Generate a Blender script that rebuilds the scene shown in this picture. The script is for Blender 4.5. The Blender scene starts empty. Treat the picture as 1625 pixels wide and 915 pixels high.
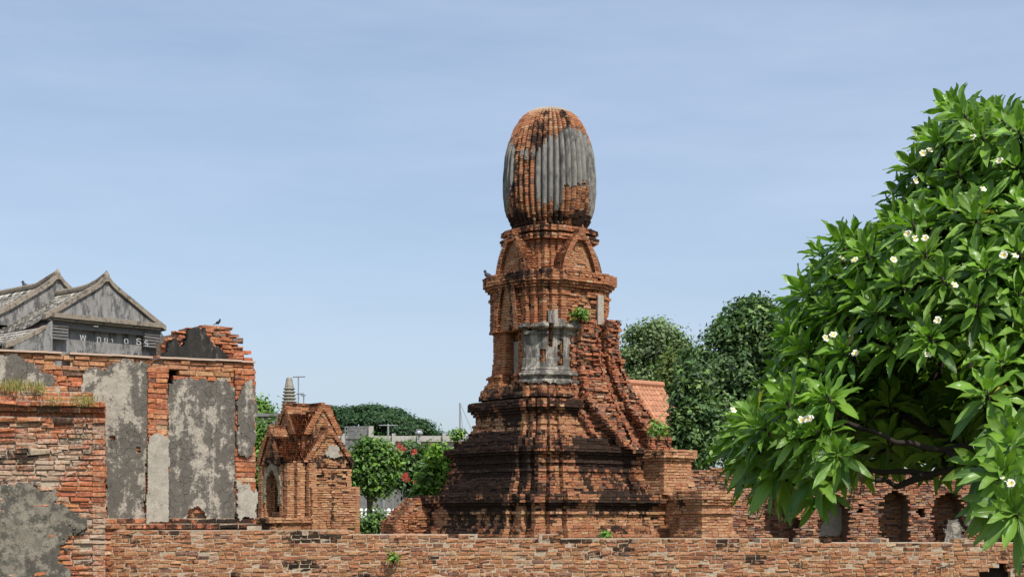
import bpy, bmesh, math, random
import numpy as np
from mathutils import Vector, noise as mn

random.seed(7); RNG = np.random.default_rng(11)
S = bpy.context.scene
COL = S.collection
R = math.radians

# ------------------------------------------------------------------ camera, sky, sun, exposure
F = 2600.0; CX = 812.5; HZ = 825.0; EYE = 1.65          # photo pixels (1625 x 915), horizon row, eye height
cam = bpy.data.cameras.new('camera'); cam_o = bpy.data.objects.new('camera', cam); COL.objects.link(cam_o)
cam.sensor_width = 36; cam.lens = 36 * F / 1625; cam.shift_y = (HZ - 457.5) / 1625
cam.clip_start = 0.1; cam.clip_end = 6000
cam_o.location = (0, 0, EYE); cam_o.rotation_euler = (R(90), 0, 0)
S.camera = cam_o

SUN_EL = 52; SUN_AZ = 152                               # azimuth clockwise from +Y: behind the camera, to the right
w = bpy.data.worlds.new('World'); S.world = w; w.use_nodes = True
nt = w.node_tree; nt.nodes.clear()
sky = nt.nodes.new('ShaderNodeTexSky'); sky.sky_type = 'NISHITA'; sky.sun_disc = False
sky.sun_elevation = R(SUN_EL); sky.sun_rotation = R(SUN_AZ); sky.altitude = 0
sky.air_density = 1.0; sky.dust_density = 1.6; sky.ozone_density = 2.2
bg = nt.nodes.new('ShaderNodeBackground'); bg.inputs['Strength'].default_value = 0.122
out = nt.nodes.new('ShaderNodeOutputWorld')
tc = nt.nodes.new('ShaderNodeTexCoord')
mp = nt.nodes.new('ShaderNodeMapping'); mp.inputs['Scale'].default_value = (1.2, 1.2, 7.0); mp.inputs['Rotation'].default_value = (0, R(5), 0)
ns = nt.nodes.new('ShaderNodeTexNoise'); ns.inputs['Scale'].default_value = 2.2; ns.inputs['Detail'].default_value = 7; ns.inputs['Roughness'].default_value = 0.6
rp = nt.nodes.new('ShaderNodeMapRange'); rp.inputs['From Min'].default_value = 0.30; rp.inputs['From Max'].default_value = 0.78
rp.inputs['To Min'].default_value = 0.30; rp.inputs['To Max'].default_value = 0.66
mx = nt.nodes.new('ShaderNodeMix'); mx.data_type = 'RGBA'; mx.inputs[7].default_value = (4.9, 5.75, 7.3, 1)
L = nt.links.new
L(tc.outputs['Generated'], mp.inputs['Vector']); L(mp.outputs['Vector'], ns.inputs['Vector'])
L(ns.outputs['Fac'], rp.inputs['Value']); L(rp.outputs['Result'], mx.inputs[0])
L(sky.outputs['Color'], mx.inputs[6]); L(mx.outputs[2], bg.inputs['Color']); L(bg.outputs['Background'], out.inputs['Surface'])

sun = bpy.data.lights.new('sun', 'SUN'); sun.energy = 4.7; sun.angle = R(0.53); sun.color = (1, 0.95, 0.87)
sun_o = bpy.data.objects.new('sun', sun); COL.objects.link(sun_o)
sd = Vector((math.sin(R(SUN_AZ)) * math.cos(R(SUN_EL)), math.cos(R(SUN_AZ)) * math.cos(R(SUN_EL)), math.sin(R(SUN_EL))))
sun_o.rotation_euler = sd.to_track_quat('Z', 'Y').to_euler(); sun_o.location = (10, -10, 30)
S.view_settings.view_transform = 'Standard'; S.view_settings.look = 'None'
S.view_settings.exposure = 0.12; S.view_settings.gamma = 1; S.view_settings.use_curve_mapping = False
S.render.engine = 'CYCLES'; S.cycles.max_bounces = 8; S.cycles.transparent_max_bounces = 8
S.cycles.use_denoising = True

# ------------------------------------------------------------------ small helpers
def P(px, py, D): return Vector(((px - CX) * D / F, D, EYE + (HZ - py) * D / F))
def nz(x, y, z): return mn.noise(Vector((x, y, z)))
def smooth(a, b, x):
    t = min(1, max(0, (x - a) / (b - a))); return t * t * (3 - 2 * t)
def interp(x, pts):
    return float(np.interp(x, [p[0] for p in pts], [p[1] for p in pts]))
def offset_poly(poly, d):
    n = len(poly); res = []
    for i in range(n):
        p0 = poly[i - 1]; p1 = poly[i]; p2 = poly[(i + 1) % n]
        a = Vector((p1[0] - p0[0], p1[1] - p0[1])).normalized(); b = Vector((p2[0] - p1[0], p2[1] - p1[1])).normalized()
        na = Vector((a.y, -a.x)); nb = Vector((b.y, -b.x)); k = 1 + na.dot(nb)
        if k < 0.1: k = 0.1
        m = (na + nb) / k
        res.append((p1[0] + m.x * d, p1[1] + m.y * d))
    return res

def make(name, V, Fc, mat, parent=None, col=None, smooth_=False, uv=None, origin=None):
    V = np.asarray(V, float)
    if parent is not None: o0 = np.array(parent['_loc'] if '_loc' in parent else parent.matrix_world.translation)
    elif origin is not None: o0 = np.array(origin, float)
    else:
        lo, hi = V.min(0), V.max(0); o0 = np.array([(lo[0] + hi[0]) / 2, (lo[1] + hi[1]) / 2, lo[2]])
    me = bpy.data.meshes.new(name)
    me.from_pydata((V - o0).tolist(), [], Fc.tolist() if isinstance(Fc, np.ndarray) else Fc)
    for m in (mat if isinstance(mat, (list, tuple)) else [mat]): me.materials.append(m)
    if col is not None:
        at = me.attributes.new('col', 'FLOAT_COLOR', 'POINT'); at.data.foreach_set('color', np.asarray(col, np.float32).ravel())
    if uv is not None:
        li = np.empty(len(me.loops), np.int32); me.loops.foreach_get('vertex_index', li)
        ul = me.uv_layers.new(name='UVMap'); ul.data.foreach_set('uv', np.asarray(uv, np.float32)[li].ravel())
    if smooth_: me.polygons.foreach_set('use_smooth', [True] * len(me.polygons))
    o = bpy.data.objects.new(name, me); COL.objects.link(o)
    if parent is not None: o.parent = parent
    else: o.location = o0.tolist()
    o['_loc'] = o0.tolist()
    return o
def empty(name, loc):
    o = bpy.data.objects.new(name, None); o.location = loc; o.empty_display_size = 0.3; COL.objects.link(o); o['_loc'] = list(loc); return o
def tag(o, label, cat, group=None, kind=None):
    if label: o['label'] = label
    if cat: o['category'] = cat
    if group: o['group'] = group
    if kind: o['kind'] = kind
    return o

class MB:                                        # plain mesh collector
    def __init__(s): s.V = []; s.F = []
    def add(s, vs, fs):
        b = len(s.V); s.V += [tuple(v) for v in vs]; s.F += [tuple(i + b for i in f) for f in fs]
    def box(s, c, size, ax=None):
        c = Vector(c); ax = ax or (Vector((1, 0, 0)), Vector((0, 1, 0)), Vector((0, 0, 1))); h = [k / 2 for k in size]
        vs = [c + ax[0] * h[0] * i + ax[1] * h[1] * j + ax[2] * h[2] * k for k in (-1, 1) for j in (-1, 1) for i in (-1, 1)]
        s.add(vs, [(0, 2, 3, 1), (4, 5, 7, 6), (0, 1, 5, 4), (2, 6, 7, 3), (0, 4, 6, 2), (1, 3, 7, 5)])
    def tube(s, pts, rad, n=7, cap=True):
        pts = [Vector(p) for p in pts]; rings = []
        for i, p in enumerate(pts):
            t = (pts[min(i + 1, len(pts) - 1)] - pts[max(i - 1, 0)]).normalized()
            a = t.cross(Vector((0.31, 0.17, 1)) if abs(t.z) < 0.95 else Vector((1, 0.2, 0))).normalized(); b = t.cross(a)
            r = rad[i] if isinstance(rad, (list, tuple)) else rad
            rings.append([p + (a * math.cos(2 * math.pi * k / n) + b * math.sin(2 * math.pi * k / n)) * r for k in range(n)])
        vs = [v for r_ in rings for v in r_]; fs = []
        for i in range(len(rings) - 1):
            for k in range(n): fs.append((i * n + k, i * n + (k + 1) % n, (i + 1) * n + (k + 1) % n, (i + 1) * n + k))
        if cap: fs.append(tuple(range(n - 1, -1, -1))); fs.append(tuple((len(rings) - 1) * n + k for k in range(n)))
        s.add(vs, fs)
    def lathe(s, c, prof, n=24):
        vs = []; fs = []
        for (r, z) in prof:
            for k in range(n): vs.append((c[0] + r * math.cos(2 * math.pi * k / n), c[1] + r * math.sin(2 * math.pi * k / n), z))
        for i in range(len(prof) - 1):
            for k in range(n): fs.append((i * n + k, i * n + (k + 1) % n, (i + 1) * n + (k + 1) % n, (i + 1) * n + k))
        fs.append(tuple(range(n - 1, -1, -1))); fs.append(tuple((len(prof) - 1) * n + k for k in range(n)))
        s.add(vs, fs)
    def ell(s, c, r, nu=10, nv=7, ax=None):
        c = Vector(c); ax = ax or (Vector((1, 0, 0)), Vector((0, 1, 0)), Vector((0, 0, 1))); vs = []; fs = []
        for j in range(nv + 1):
            th = math.pi * j / nv
            for k in range(nu):
                ph = 2 * math.pi * k / nu
                vs.append(c + ax[0] * r[0] * math.sin(th) * math.cos(ph) + ax[1] * r[1] * math.sin(th) * math.sin(ph) + ax[2] * r[2] * math.cos(th))
        for j in range(nv):
            for k in range(nu): fs.append((j * nu + k, (j + 1) * nu + k, (j + 1) * nu + (k + 1) % nu, j * nu + (k + 1) % nu))
        s.add(vs, fs)
    def build(s, name, mat, parent=None, sm=False, origin=None): return make(name, s.V, s.F, mat, parent, smooth_=sm, origin=origin)

# ------------------------------------------------------------------ materials
class NT:
    def __init__(s, name):
        s.m = bpy.data.materials.new(name); s.m.use_nodes = True; s.t = s.m.node_tree
        s.b = s.t.nodes['Principled BSDF']; s.o = s.t.nodes['Material Output']
    def n(s, typ, **kw):
        x = s.t.nodes.new(typ)
        for k, v in kw.items(): setattr(x, k, v)
        return x
    def l(s, a, b): s.t.links.new(a, b)
    def pos(s, scale=(1, 1, 1)):
        g = s.n('ShaderNodeNewGeometry'); m = s.n('ShaderNodeMapping'); m.inputs['Scale'].default_value = scale
        s.l(g.outputs['Position'], m.inputs['Vector']); return m.outputs['Vector']
    def noise(s, vec, scale, detail=5, rough=0.6, dist=0):
        x = s.n('ShaderNodeTexNoise'); x.inputs['Scale'].default_value = scale; x.inputs['Detail'].default_value = detail
        x.inputs['Roughness'].default_value = rough; x.inputs['Distortion'].default_value = dist; s.l(vec, x.inputs['Vector']); return x.outputs['Fac']
    def rng(s, v, a, b, c=0, d=1):
        x = s.n('ShaderNodeMapRange', interpolation_type='SMOOTHSTEP')
        for k, q in zip(('From Min', 'From Max', 'To Min', 'To Max'), (a, b, c, d)): x.inputs[k].default_value = q
        s.l(v, x.inputs['Value']); return x.outputs['Result']
    def math(s, op, a, b):
        x = s.n('ShaderNodeMath', operation=op)
        for i, q in enumerate((a, b)):
            if isinstance(q, (int, float)): x.inputs[i].default_value = q
            else: s.l(q, x.inputs[i])
        return x.outputs[0]
    def mix(s, f, a, b, mode='MIX'):
        x = s.n('ShaderNodeMix', data_type='RGBA', blend_type=mode)
        for i, q in ((0, f), (6, a), (7, b)):
            if isinstance(q, (int, float)): x.inputs[i].default_value = q
            elif isinstance(q, tuple): x.inputs[i].default_value = (*q, 1)
            else: s.l(q, x.inputs[i])
        return x.outputs[2]
    def attr(s, name='col'):
        x = s.n('ShaderNodeAttribute', attribute_name=name); return x
    def bump(s, h, strength, dist):
        x = s.n('ShaderNodeBump'); x.inputs['Strength'].default_value = strength; x.inputs['Distance'].default_value = dist
        s.l(h, x.inputs['Height']); s.l(x.outputs['Normal'], s.b.inputs['Normal'])
    def done(s, col, rough=0.9, spec=0.25):
        if isinstance(col, tuple): s.b.inputs['Base Color'].default_value = (*col, 1)
        else: s.l(col, s.b.inputs['Base Color'])
        s.b.inputs['Roughness'].default_value = rough; s.b.inputs['Specular IOR Level'].default_value = spec
        return s.m

def brick_mat(name, lime=0.5, limecol=(0.46, 0.37, 0.27), fs=1.0, streak=0, lt=0.5):
    t = NT(name); p = t.pos(); a = t.attr()
    fine = t.noise(p, 34 * fs, 4, 0.7); med = t.noise(p, 7 * fs, 6, 0.65); big = t.noise(p, 1.7, 4, 0.6)
    c = t.mix(1.0, a.outputs['Color'], t.rng(fine, 0.25, 0.75, 0.62, 1.32), 'MULTIPLY')
    lm = t.math('MULTIPLY', t.rng(t.math('ADD', t.math('MULTIPLY', fine, 0.5), t.math('MULTIPLY', big, 0.5)), lt, lt + 0.11), lime)
    c = t.mix(lm, c, limecol)
    st = t.math('ADD', a.outputs['Alpha'], t.math('MULTIPLY', t.math('SUBTRACT', med, 0.5), 1.3))
    st = t.math('ADD', st, t.math('MULTIPLY', t.math('SUBTRACT', fine, 0.5), 0.6))
    if streak:
        sk_ = t.noise(t.pos((1, 1, 0.10)), 4.5, 5, 0.6)
        st = t.math('ADD', st, t.math('MULTIPLY', t.math('SUBTRACT', sk_, 0.5), streak))
    sm = t.rng(st, 0.44, 0.60, 0, 0.93)
    c = t.mix(sm, c, (0.020, 0.016, 0.014))
    t.bump(t.math('ADD', fine, med), 0.55, 0.012)
    return t.done(c, 0.95, 0.12)
M_brick = brick_mat('weathered_brick', 0.22)
M_tbrick = brick_mat('streaked_tower_brick', 0.10, streak=1.7)
M_brickwall = brick_mat('old_wall_brick', 0.22, (0.45, 0.36, 0.26), 1.4)
M_limewall = brick_mat('limewashed_brick', 0.8, (0.40, 0.34, 0.26), lt=.47)

def plaster_mat(name, pale, mid, dark, amt=0.5, crack=True, streak=False, bumpd=0.012, runs=0.0):
    t = NT(name); p = t.pos((1, 1, 0.35) if streak else (1, 1, 1)); p1 = t.pos()
    big = t.noise(p, 2.6, 8, 0.68, 0.6); med = t.noise(p, 9, 6, 0.7); fine = t.noise(p1, 45, 4, 0.7)
    c = t.mix(t.rng(med, 0.35, 0.65), pale, mid)
    v = t.math('ADD', t.math('MULTIPLY', big, 0.62), t.math('MULTIPLY', med, 0.38))
    if runs: v = t.math('ADD', v, t.math('MULTIPLY', t.math('SUBTRACT', t.noise(t.pos((1, 1, 0.12)), 7, 5, 0.65), 0.5), runs))
    v2 = t.math('ADD', v, t.math('MULTIPLY', t.math('SUBTRACT', fine, 0.5), 0.22))
    c = t.mix(t.rng(v2, 0.595 - 0.22 * amt, 0.675 - 0.22 * amt, 0, 0.84), c, dark)
    c = t.mix(t.rng(fine, 0.3, 0.7, 0, 0.45), c, tuple(k * 0.55 for k in mid))
    h = t.math('ADD', med, t.math('MULTIPLY', fine, 0.5))
    if crack:
        x = t.n('ShaderNodeTexVoronoi', feature='DISTANCE_TO_EDGE'); x.inputs['Scale'].default_value = 8.5
        wv = t.n('ShaderNodeVectorMath', operation='ADD'); nzv = t.n('ShaderNodeTexNoise'); nzv.inputs['Scale'].default_value = 6
        sc = t.n('ShaderNodeVectorMath', operation='SCALE'); sc.inputs['Scale'].default_value = 0.16
        t.l(p1, nzv.inputs['Vector']); t.l(nzv.outputs['Color'], sc.inputs[0]); t.l(p1, wv.inputs[0]); t.l(sc.outputs[0], wv.inputs[1]); t.l(wv.outputs[0], x.inputs['Vector'])
        ck = t.math('MULTIPLY', t.rng(x.outputs['Distance'], 0.0, 0.035, 0.75, 0), t.rng(big, 0.4, 0.6, 0.15, 0.9))
        c = t.mix(ck, c, tuple(k * 0.6 for k in dark)); h = t.math('SUBTRACT', h, ck)
    t.bump(h, 0.6, bumpd)
    return t.done(c, 0.93, 0.15)
M_pl_grey = plaster_mat('blackened_plaster', (0.44, 0.39, 0.32), (0.31, 0.275, 0.23), (0.058, 0.054, 0.048), 0.78, runs=0.45)
M_pl_low = plaster_mat('dark_grey_render', (0.27, 0.24, 0.19), (0.17, 0.155, 0.125), (0.06, 0.056, 0.048), 0.58, False)
M_pl_pale = plaster_mat('pale_plaster', (0.44, 0.40, 0.33), (0.33, 0.30, 0.25), (0.13, 0.12, 0.105), 0.1, False)
M_pl_arch = plaster_mat('yellowed_plaster', (0.38, 0.31, 0.21), (0.26, 0.21, 0.145), (0.08, 0.07, 0.055), 0.45, False)
M_pl_black = plaster_mat('sooty_plaster', (0.20, 0.18, 0.155), (0.06, 0.055, 0.05), (0.018, 0.017, 0.016), 0.9, False, True)
M_pl_tower = plaster_mat('tower_stucco', (0.40, 0.365, 0.305), (0.25, 0.23, 0.20), (0.05, 0.047, 0.042), 0.74, False, True)
M_pl_dome = plaster_mat('dome_stucco', (0.27, 0.255, 0.225), (0.19, 0.185, 0.17), (0.065, 0.063, 0.06), 0.4, False, True)
M_pl_build = plaster_mat('grey_gable_plaster', (0.31, 0.30, 0.285), (0.215, 0.21, 0.205), (0.06, 0.06, 0.06), 0.48, False, True)
M_trim = plaster_mat('stained_trim', (0.33, 0.28, 0.22), (0.23, 0.195, 0.155), (0.08, 0.07, 0.06), 0.35, False)
M_conc = plaster_mat('far_concrete', (0.50, 0.48, 0.43), (0.40, 0.38, 0.34), (0.22, 0.21, 0.19), 0.25, False, True)
M_greyc = plaster_mat('grey_concrete', (0.23, 0.23, 0.22), (0.17, 0.17, 0.165), (0.09, 0.09, 0.085), 0.35, False, True)
M_spire = plaster_mat('spire_stucco', (0.40, 0.37, 0.31), (0.26, 0.24, 0.20), (0.09, 0.085, 0.075), 0.4, False, True)

def flat(name, c, rough=0.8, var=0.25, sc=8, metal=0.0):
    t = NT(name); n_ = t.noise(t.pos(), sc, 4)
    t.b.inputs['Metallic'].default_value = metal
    return t.done(t.mix(n_, tuple(k * (1 - var) for k in c), tuple(k * (1 + var) for k in c)), rough)
M_dark = flat('recess_shade_paint', (0.03, 0.022, 0.018), 0.95)  # near-black colour that paints shade into holes and below the flyover deck
M_white = flat('white_paint', (0.78, 0.78, 0.75), 0.6, 0.06)
M_metal = flat('grey_metal', (0.38, 0.39, 0.40), 0.45, 0.1, 8, 0.5)
M_pale = flat('pale_wall', (0.50, 0.47, 0.42), 0.85, 0.12)
M_maroon = flat('dark_maroon_board', (0.055, 0.025, 0.022), 0.7)
M_slat = flat('weathered_slat', (0.15, 0.145, 0.14), 0.8, 0.5, 14)
M_letter = flat('flaking_white_paint', (0.36, 0.36, 0.355), 0.8, 0.75, 22)
M_bird = flat('pigeon_feathers', (0.045, 0.047, 0.055), 0.6, 0.4, 30)
M_shingle_o = None
def attr_mat(name, rough=0.85, lo=0.7, hi=1.25, sc=18):
    t = NT(name); a = t.attr(); f = t.noise(t.pos(), sc, 4)
    t.bump(f, 0.4, 0.01)
    return t.done(t.mix(1.0, a.outputs['Color'], t.rng(f, 0.3, 0.7, lo, hi), 'MULTIPLY'), rough, 0.15)
M_tile = attr_mat('roof_tile'); M_otile = attr_mat('orange_roof_tile', 0.7)
def bark_mat(name, c):
    t = NT(name); p = t.pos((1, 1, 0.35)); f = t.noise(p, 22, 6, 0.7)
    t.bump(f, 0.7, 0.02); return t.done(t.mix(f, tuple(k * 0.5 for k in c), tuple(k * 1.4 for k in c)), 0.9, 0.15)
M_bark = bark_mat('grey_bark', (0.13, 0.105, 0.08)); M_bark_d = bark_mat('dark_bark', (0.040, 0.032, 0.026))

def leaf_mat(name, rough=0.5, trans=0.35, spec=0.4, big=False):
    t = NT(name); a = t.attr(); c = a.outputs['Color']
    if big:
        uv = t.n('ShaderNodeUVMap'); sp = t.n('ShaderNodeSeparateXYZ'); t.l(uv.outputs['UV'], sp.inputs[0])
        ax = t.math('ABSOLUTE', t.math('SUBTRACT', sp.outputs['X'], 0.5), 0)
        rib = t.rng(ax, 0.02, 0.07, 1, 0)
        ph = t.math('ADD', t.math('MULTIPLY', sp.outputs['Y'], 100.0), t.math('MULTIPLY', ax, -60.0))
        vein = t.math('MULTIPLY', t.math('ADD', t.math('SINE', ph, 0), 1), 0.5)
        vein = t.math('POWER', vein, 5)
        c = t.mix(t.math('MULTIPLY', vein, 0.22), c, (0.16, 0.26, 0.05)); c = t.mix(t.math('MULTIPLY', rib, 0.7), c, (0.22, 0.32, 0.10))
        t.bump(t.math('ADD', vein, t.math('MULTIPLY', rib, -1.5)), 0.35, 0.004)
    m = t.done(c, rough, spec)
    tr = t.n('ShaderNodeBsdfTranslucent'); ms = t.n('ShaderNodeMixShader'); ms.inputs[0].default_value = trans
    g = t.mix(1.0, c, (1.25, 1.45, 0.55), 'MULTIPLY'); t.l(g, tr.inputs['Color'])
    t.l(t.b.outputs[0], ms.inputs[1]); t.l(tr.outputs[0], ms.inputs[2]); t.l(ms.outputs[0], t.o.inputs['Surface'])
    return m
M_leaf_big = leaf_mat('glossy_broad_leaf', 0.31, 0.30, 0.5, True)
M_leaf = leaf_mat('tree_leaf', 0.5, 0.3, 0.35)
M_leaf_far = leaf_mat('far_leaf', 0.65, 0.22, 0.2)
M_grass = leaf_mat('dry_grass_blade', 0.8, 0.3, 0.1)
def petal_mat():
    t = NT('frangipani_petal'); a = t.attr(); return t.done(a.outputs['Color'], 0.6, 0.2)
M_petal = petal_mat()

# ------------------------------------------------------------------ ground
def ground():
    t = NT('grass_and_dirt'); p = t.pos(); n1 = t.noise(p, 0.5, 6); n2 = t.noise(p, 12, 5)
    c = t.mix(t.rng(n1, 0.4, 0.6), (0.075, 0.10, 0.028), (0.20, 0.15, 0.09)); c = t.mix(t.rng(n2, 0.3, 0.7, 0, 0.5), c, (0.05, 0.055, 0.02))
    t.bump(n2, 0.6, 0.05); m = t.done(c, 0.95, 0.1)
    V = []; Fc = []; N = 40
    xs = np.linspace(-1, 1, N + 1); g = [math.copysign(abs(v) ** 3, v) * 3000 for v in xs]
    for y in g:
        for x in g: V.append((x, y + 60, -0.0))
    for j in range(N):
        for i in range(N): Fc.append((j * (N + 1) + i, j * (N + 1) + i + 1, (j + 1) * (N + 1) + i + 1, (j + 1) * (N + 1) + i))
    o = make('ground', V, Fc, m, origin=(0, 0, 0)); o['kind'] = 'structure'
ground()

# ------------------------------------------------------------------ bricks: every brick is geometry, one mesh per part
PAL = {
 'tower': [((0.35, 0.150, 0.072), 5), ((0.31, 0.120, 0.058), 4), ((0.37, 0.180, 0.092), 3), ((0.25, 0.105, 0.058), 2), ((0.14, 0.075, 0.048), 0.9), ((0.41, 0.25, 0.15), 0.4)],
 'rubble': [((0.37, 0.15, 0.075), 4), ((0.31, 0.11, 0.058), 4), ((0.24, 0.095, 0.055), 3), ((0.12, 0.065, 0.045), 2), ((0.40, 0.24, 0.15), 0.9)],
 'red':   [((0.37, 0.125, 0.058), 5), ((0.40, 0.165, 0.080), 4), ((0.29, 0.10, 0.055), 2), ((0.13, 0.07, 0.05), 1), ((0.42, 0.26, 0.16), 0.7)],
 'tan':   [((0.40, 0.205, 0.105), 5), ((0.37, 0.170, 0.085), 3), ((0.44, 0.245, 0.135), 3), ((0.32, 0.140, 0.075), 1.5)],
 'wall':  [((0.365, 0.170, 0.086), 6), ((0.335, 0.145, 0.072), 4), ((0.385, 0.20, 0.108), 4), ((0.28, 0.120, 0.066), 2), ((0.20, 0.105, 0.07), 0.8), ((0.40, 0.26, 0.165), 0.5)],
 'dull':  [((0.34, 0.155, 0.085), 4), ((0.26, 0.11, 0.065), 3), ((0.36, 0.20, 0.12), 3), ((0.12, 0.065, 0.048), 1.5), ((0.30, 0.20, 0.15), 1)],
}
def pick(pal):
    ws = PAL[pal]; c = random.choices([k[0] for k in ws], [k[1] for k in ws])[0]; f = random.uniform(0.88, 1.12)
    return c[0] * f, c[1] * f * random.uniform(0.95, 1.09), c[2] * f * 1.02

class BK:
    def __init__(s, mortar=(0.34, 0.25, 0.17), h=0.066, blen=0.25, jit=0.005, outj=0.009, drop=0.01, gap=0.010, pal='tower', stain=None, er=None, cham=0.009, inset=0.03):
        s.inset = inset
        s.P = []; s.V = []; s.F = []; s.C = []
        s.mortar = mortar; s.h = h; s.blen = blen; s.jit = jit; s.outj = outj; s.drop = drop; s.gap = gap; s.pal = pal; s.stain = stain; s.er = er; s.cham = cham
    def run(s, a, b, z, h=None, keep=None, dep=0.14, pal=None):
        h = h or s.h; a = Vector(a); b = Vector(b); d = b - a; Ln = d.length
        if Ln < 0.03: return
        t = d / Ln; n = Vector((t.y, -t.x)); q = 0.0
        first = True
        while q < Ln - 0.02:
            l = s.blen * random.choice((1, 1, 1.12, 0.9, 0.55, 0.62)) * random.uniform(0.9, 1.1)
            if first: l *= random.uniform(0.45, 1); first = False
            if Ln - q - l < 0.09: l = Ln - q
            m = a + t * (q + l / 2)
            if keep is None or keep(q + l / 2, z + h / 2):
                er, dp = (0, 0) if s.er is None else s.er(m.x, m.y, z, n)
                if random.random() > s.drop + dp:
                    st = 0.0 if s.stain is None else s.stain(m.x, m.y, z, n)
                    c = pick(pal or s.pal); p = a + t * q
                    s.P.append((p.x, p.y, t.x, t.y, n.x, n.y, z + random.uniform(-0.002, 0.002), max(0.03, l - s.gap), h - s.gap * random.uniform(0.7, 1.2),
                                random.gauss(0, s.outj) - er * random.random() * 1.0, dep + random.uniform(0, 0.01), c[0], c[1], c[2], st))
            q += l
    def core(s, poly, z, h, inset=0.03, stain=0.0, base=False):
        q = offset_poly(poly, -inset); n = len(q); b = len(s.V)
        s.V += [(x, y, z) for x, y in q] + [(x, y, z + h) for x, y in q]
        f = random.uniform(0.8, 1.1); s.C += [(s.mortar[0] * f, s.mortar[1] * f, s.mortar[2] * f, stain)] * (2 * n)
        s.F += [(b + i, b + (i + 1) % n, b + n + (i + 1) % n, b + n + i) for i in range(n)]
        s.F.append(tuple(b + n + i for i in range(n)))
    def ring(s, poly, z, h=None, inset=None, pal=None, dep=0.14):
        h = h or s.h; inset = inset or s.inset; n = len(poly); cs = 0
        for i in range(n): s.run(poly[i], poly[(i + 1) % n], z, h, pal=pal, dep=dep)
        if s.stain:
            cx = sum(p[0] for p in poly) / n; cy = sum(p[1] for p in poly) / n; cs = s.stain(cx, cy - 1, z, Vector((0, -1)))
        s.core(poly, z, h + 0.0, inset, cs)
    def stack(s, polyf, z0, z1, inset=None, pal=None):
        z = z0 + random.uniform(0, 0.003); k = max(1, round((z1 - z0) / s.h)); h = (z1 - z0) / k
        for i in range(k):
            pl = polyf(z + h / 2)
            if pl: s.ring(pl, z, h, inset, pal(z + h / 2) if callable(pal) else pal)
            z += h
    def arrays(s):
        V = np.array(s.V, float).reshape(-1, 3); C = np.array(s.C, float).reshape(-1, 4); Fc = list(s.F)
        if s.P:
            A = np.array(s.P); N = len(A); p = A[:, 0:2]; t = A[:, 2:4]; n = A[:, 4:6]
            z, l, h, o, d = (A[:, k] for k in (6, 7, 8, 9, 10)); e = s.cham; sp = []
            for (lo, hi, off, ins) in ((0, 1, -d, 0), (0, 1, o - e * 1.2, 0), (0, 1, o, e)):
                for (i, k) in ((0, 0), (1, 0), (1, 1), (0, 1)):
                    al = np.where(i == 0, ins, l - ins); zz = z + (np.full(N, ins) if k == 0 else h - ins)
                    xy = p + t * al[:, None] + n * (off if np.ndim(off) else np.full(N, off))[:, None]
                    sp.append(np.column_stack([xy, zz]))
            W = np.stack(sp, 1)
            W[:, 4:, :] += RNG.normal(0, s.jit, W[:, 4:, :].shape)
            b0 = len(V); V = np.vstack([V, W.reshape(-1, 3)]); C = np.vstack([C, np.repeat(A[:, 11:15], 12, 0)])
            pat = []
            for r in (0, 4):
                for i in range(4): pat.append((r + i, r + (i + 1) % 4, r + 4 + (i + 1) % 4, r + 4 + i))
            pat.append((8, 9, 10, 11)); pat = np.array(pat)
            Fb = (np.arange(N) * 12 + b0)[:, None, None] + pat[None]
            Fc = Fc + Fb.reshape(-1, 4).tolist()
        return V, Fc, C
    def build(s, name, mat, parent=None, origin=None):
        V, Fc, C = s.arrays(); return make(name, V, Fc, mat, parent, col=C, origin=origin)

def wall(bk, A, B, thick, z0, ztop, keep=None, plinth=None, back=True, seg=0.12, palz=None):
    """brick wall from plan point A to B (its face towards the right-hand side of A->B, i.e. the camera); ztop(s) = ragged top"""
    A = Vector(A); B = Vector(B); d = B - A; Ln = d.length; t = d / Ln; n = Vector((t.y, -t.x)); z = z0; h = bk.h
    zmax = max(ztop(Ln * i / 200) for i in range(201))
    while z < zmax - h * 0.3:
        pr = plinth(z) if plinth else 0.0
        kp = lambda s_, zz, z=z: zz < ztop(s_) and (keep is None or keep(s_, zz))
        bk.run(A + n * pr, B + n * pr, z, h, kp, pal=palz(z) if palz else None)
        if kp(Ln - 0.05, z + h / 2): bk.run(B + n * pr, B - n * thick, z, h)
        if kp(0.05, z + h / 2): bk.run(A - n * thick, A + n * pr, z, h)
        k = int(Ln / seg) + 1; run0 = None
        for i in range(k + 1):
            ok = i < k and kp((i + 0.5) * Ln / k, z + h / 2)
            if ok and run0 is None: run0 = i
            if not ok and run0 is not None:
                a = A + t * (run0 * Ln / k); b = A + t * (i * Ln / k)
                st = bk.stain(a.x, a.y, z, n) if bk.stain else 0
                bk.core([a + n * pr, b + n * pr, b - n * thick, a - n * thick], z, h, bk.inset, st * 0.6); run0 = None
        z += h

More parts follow.
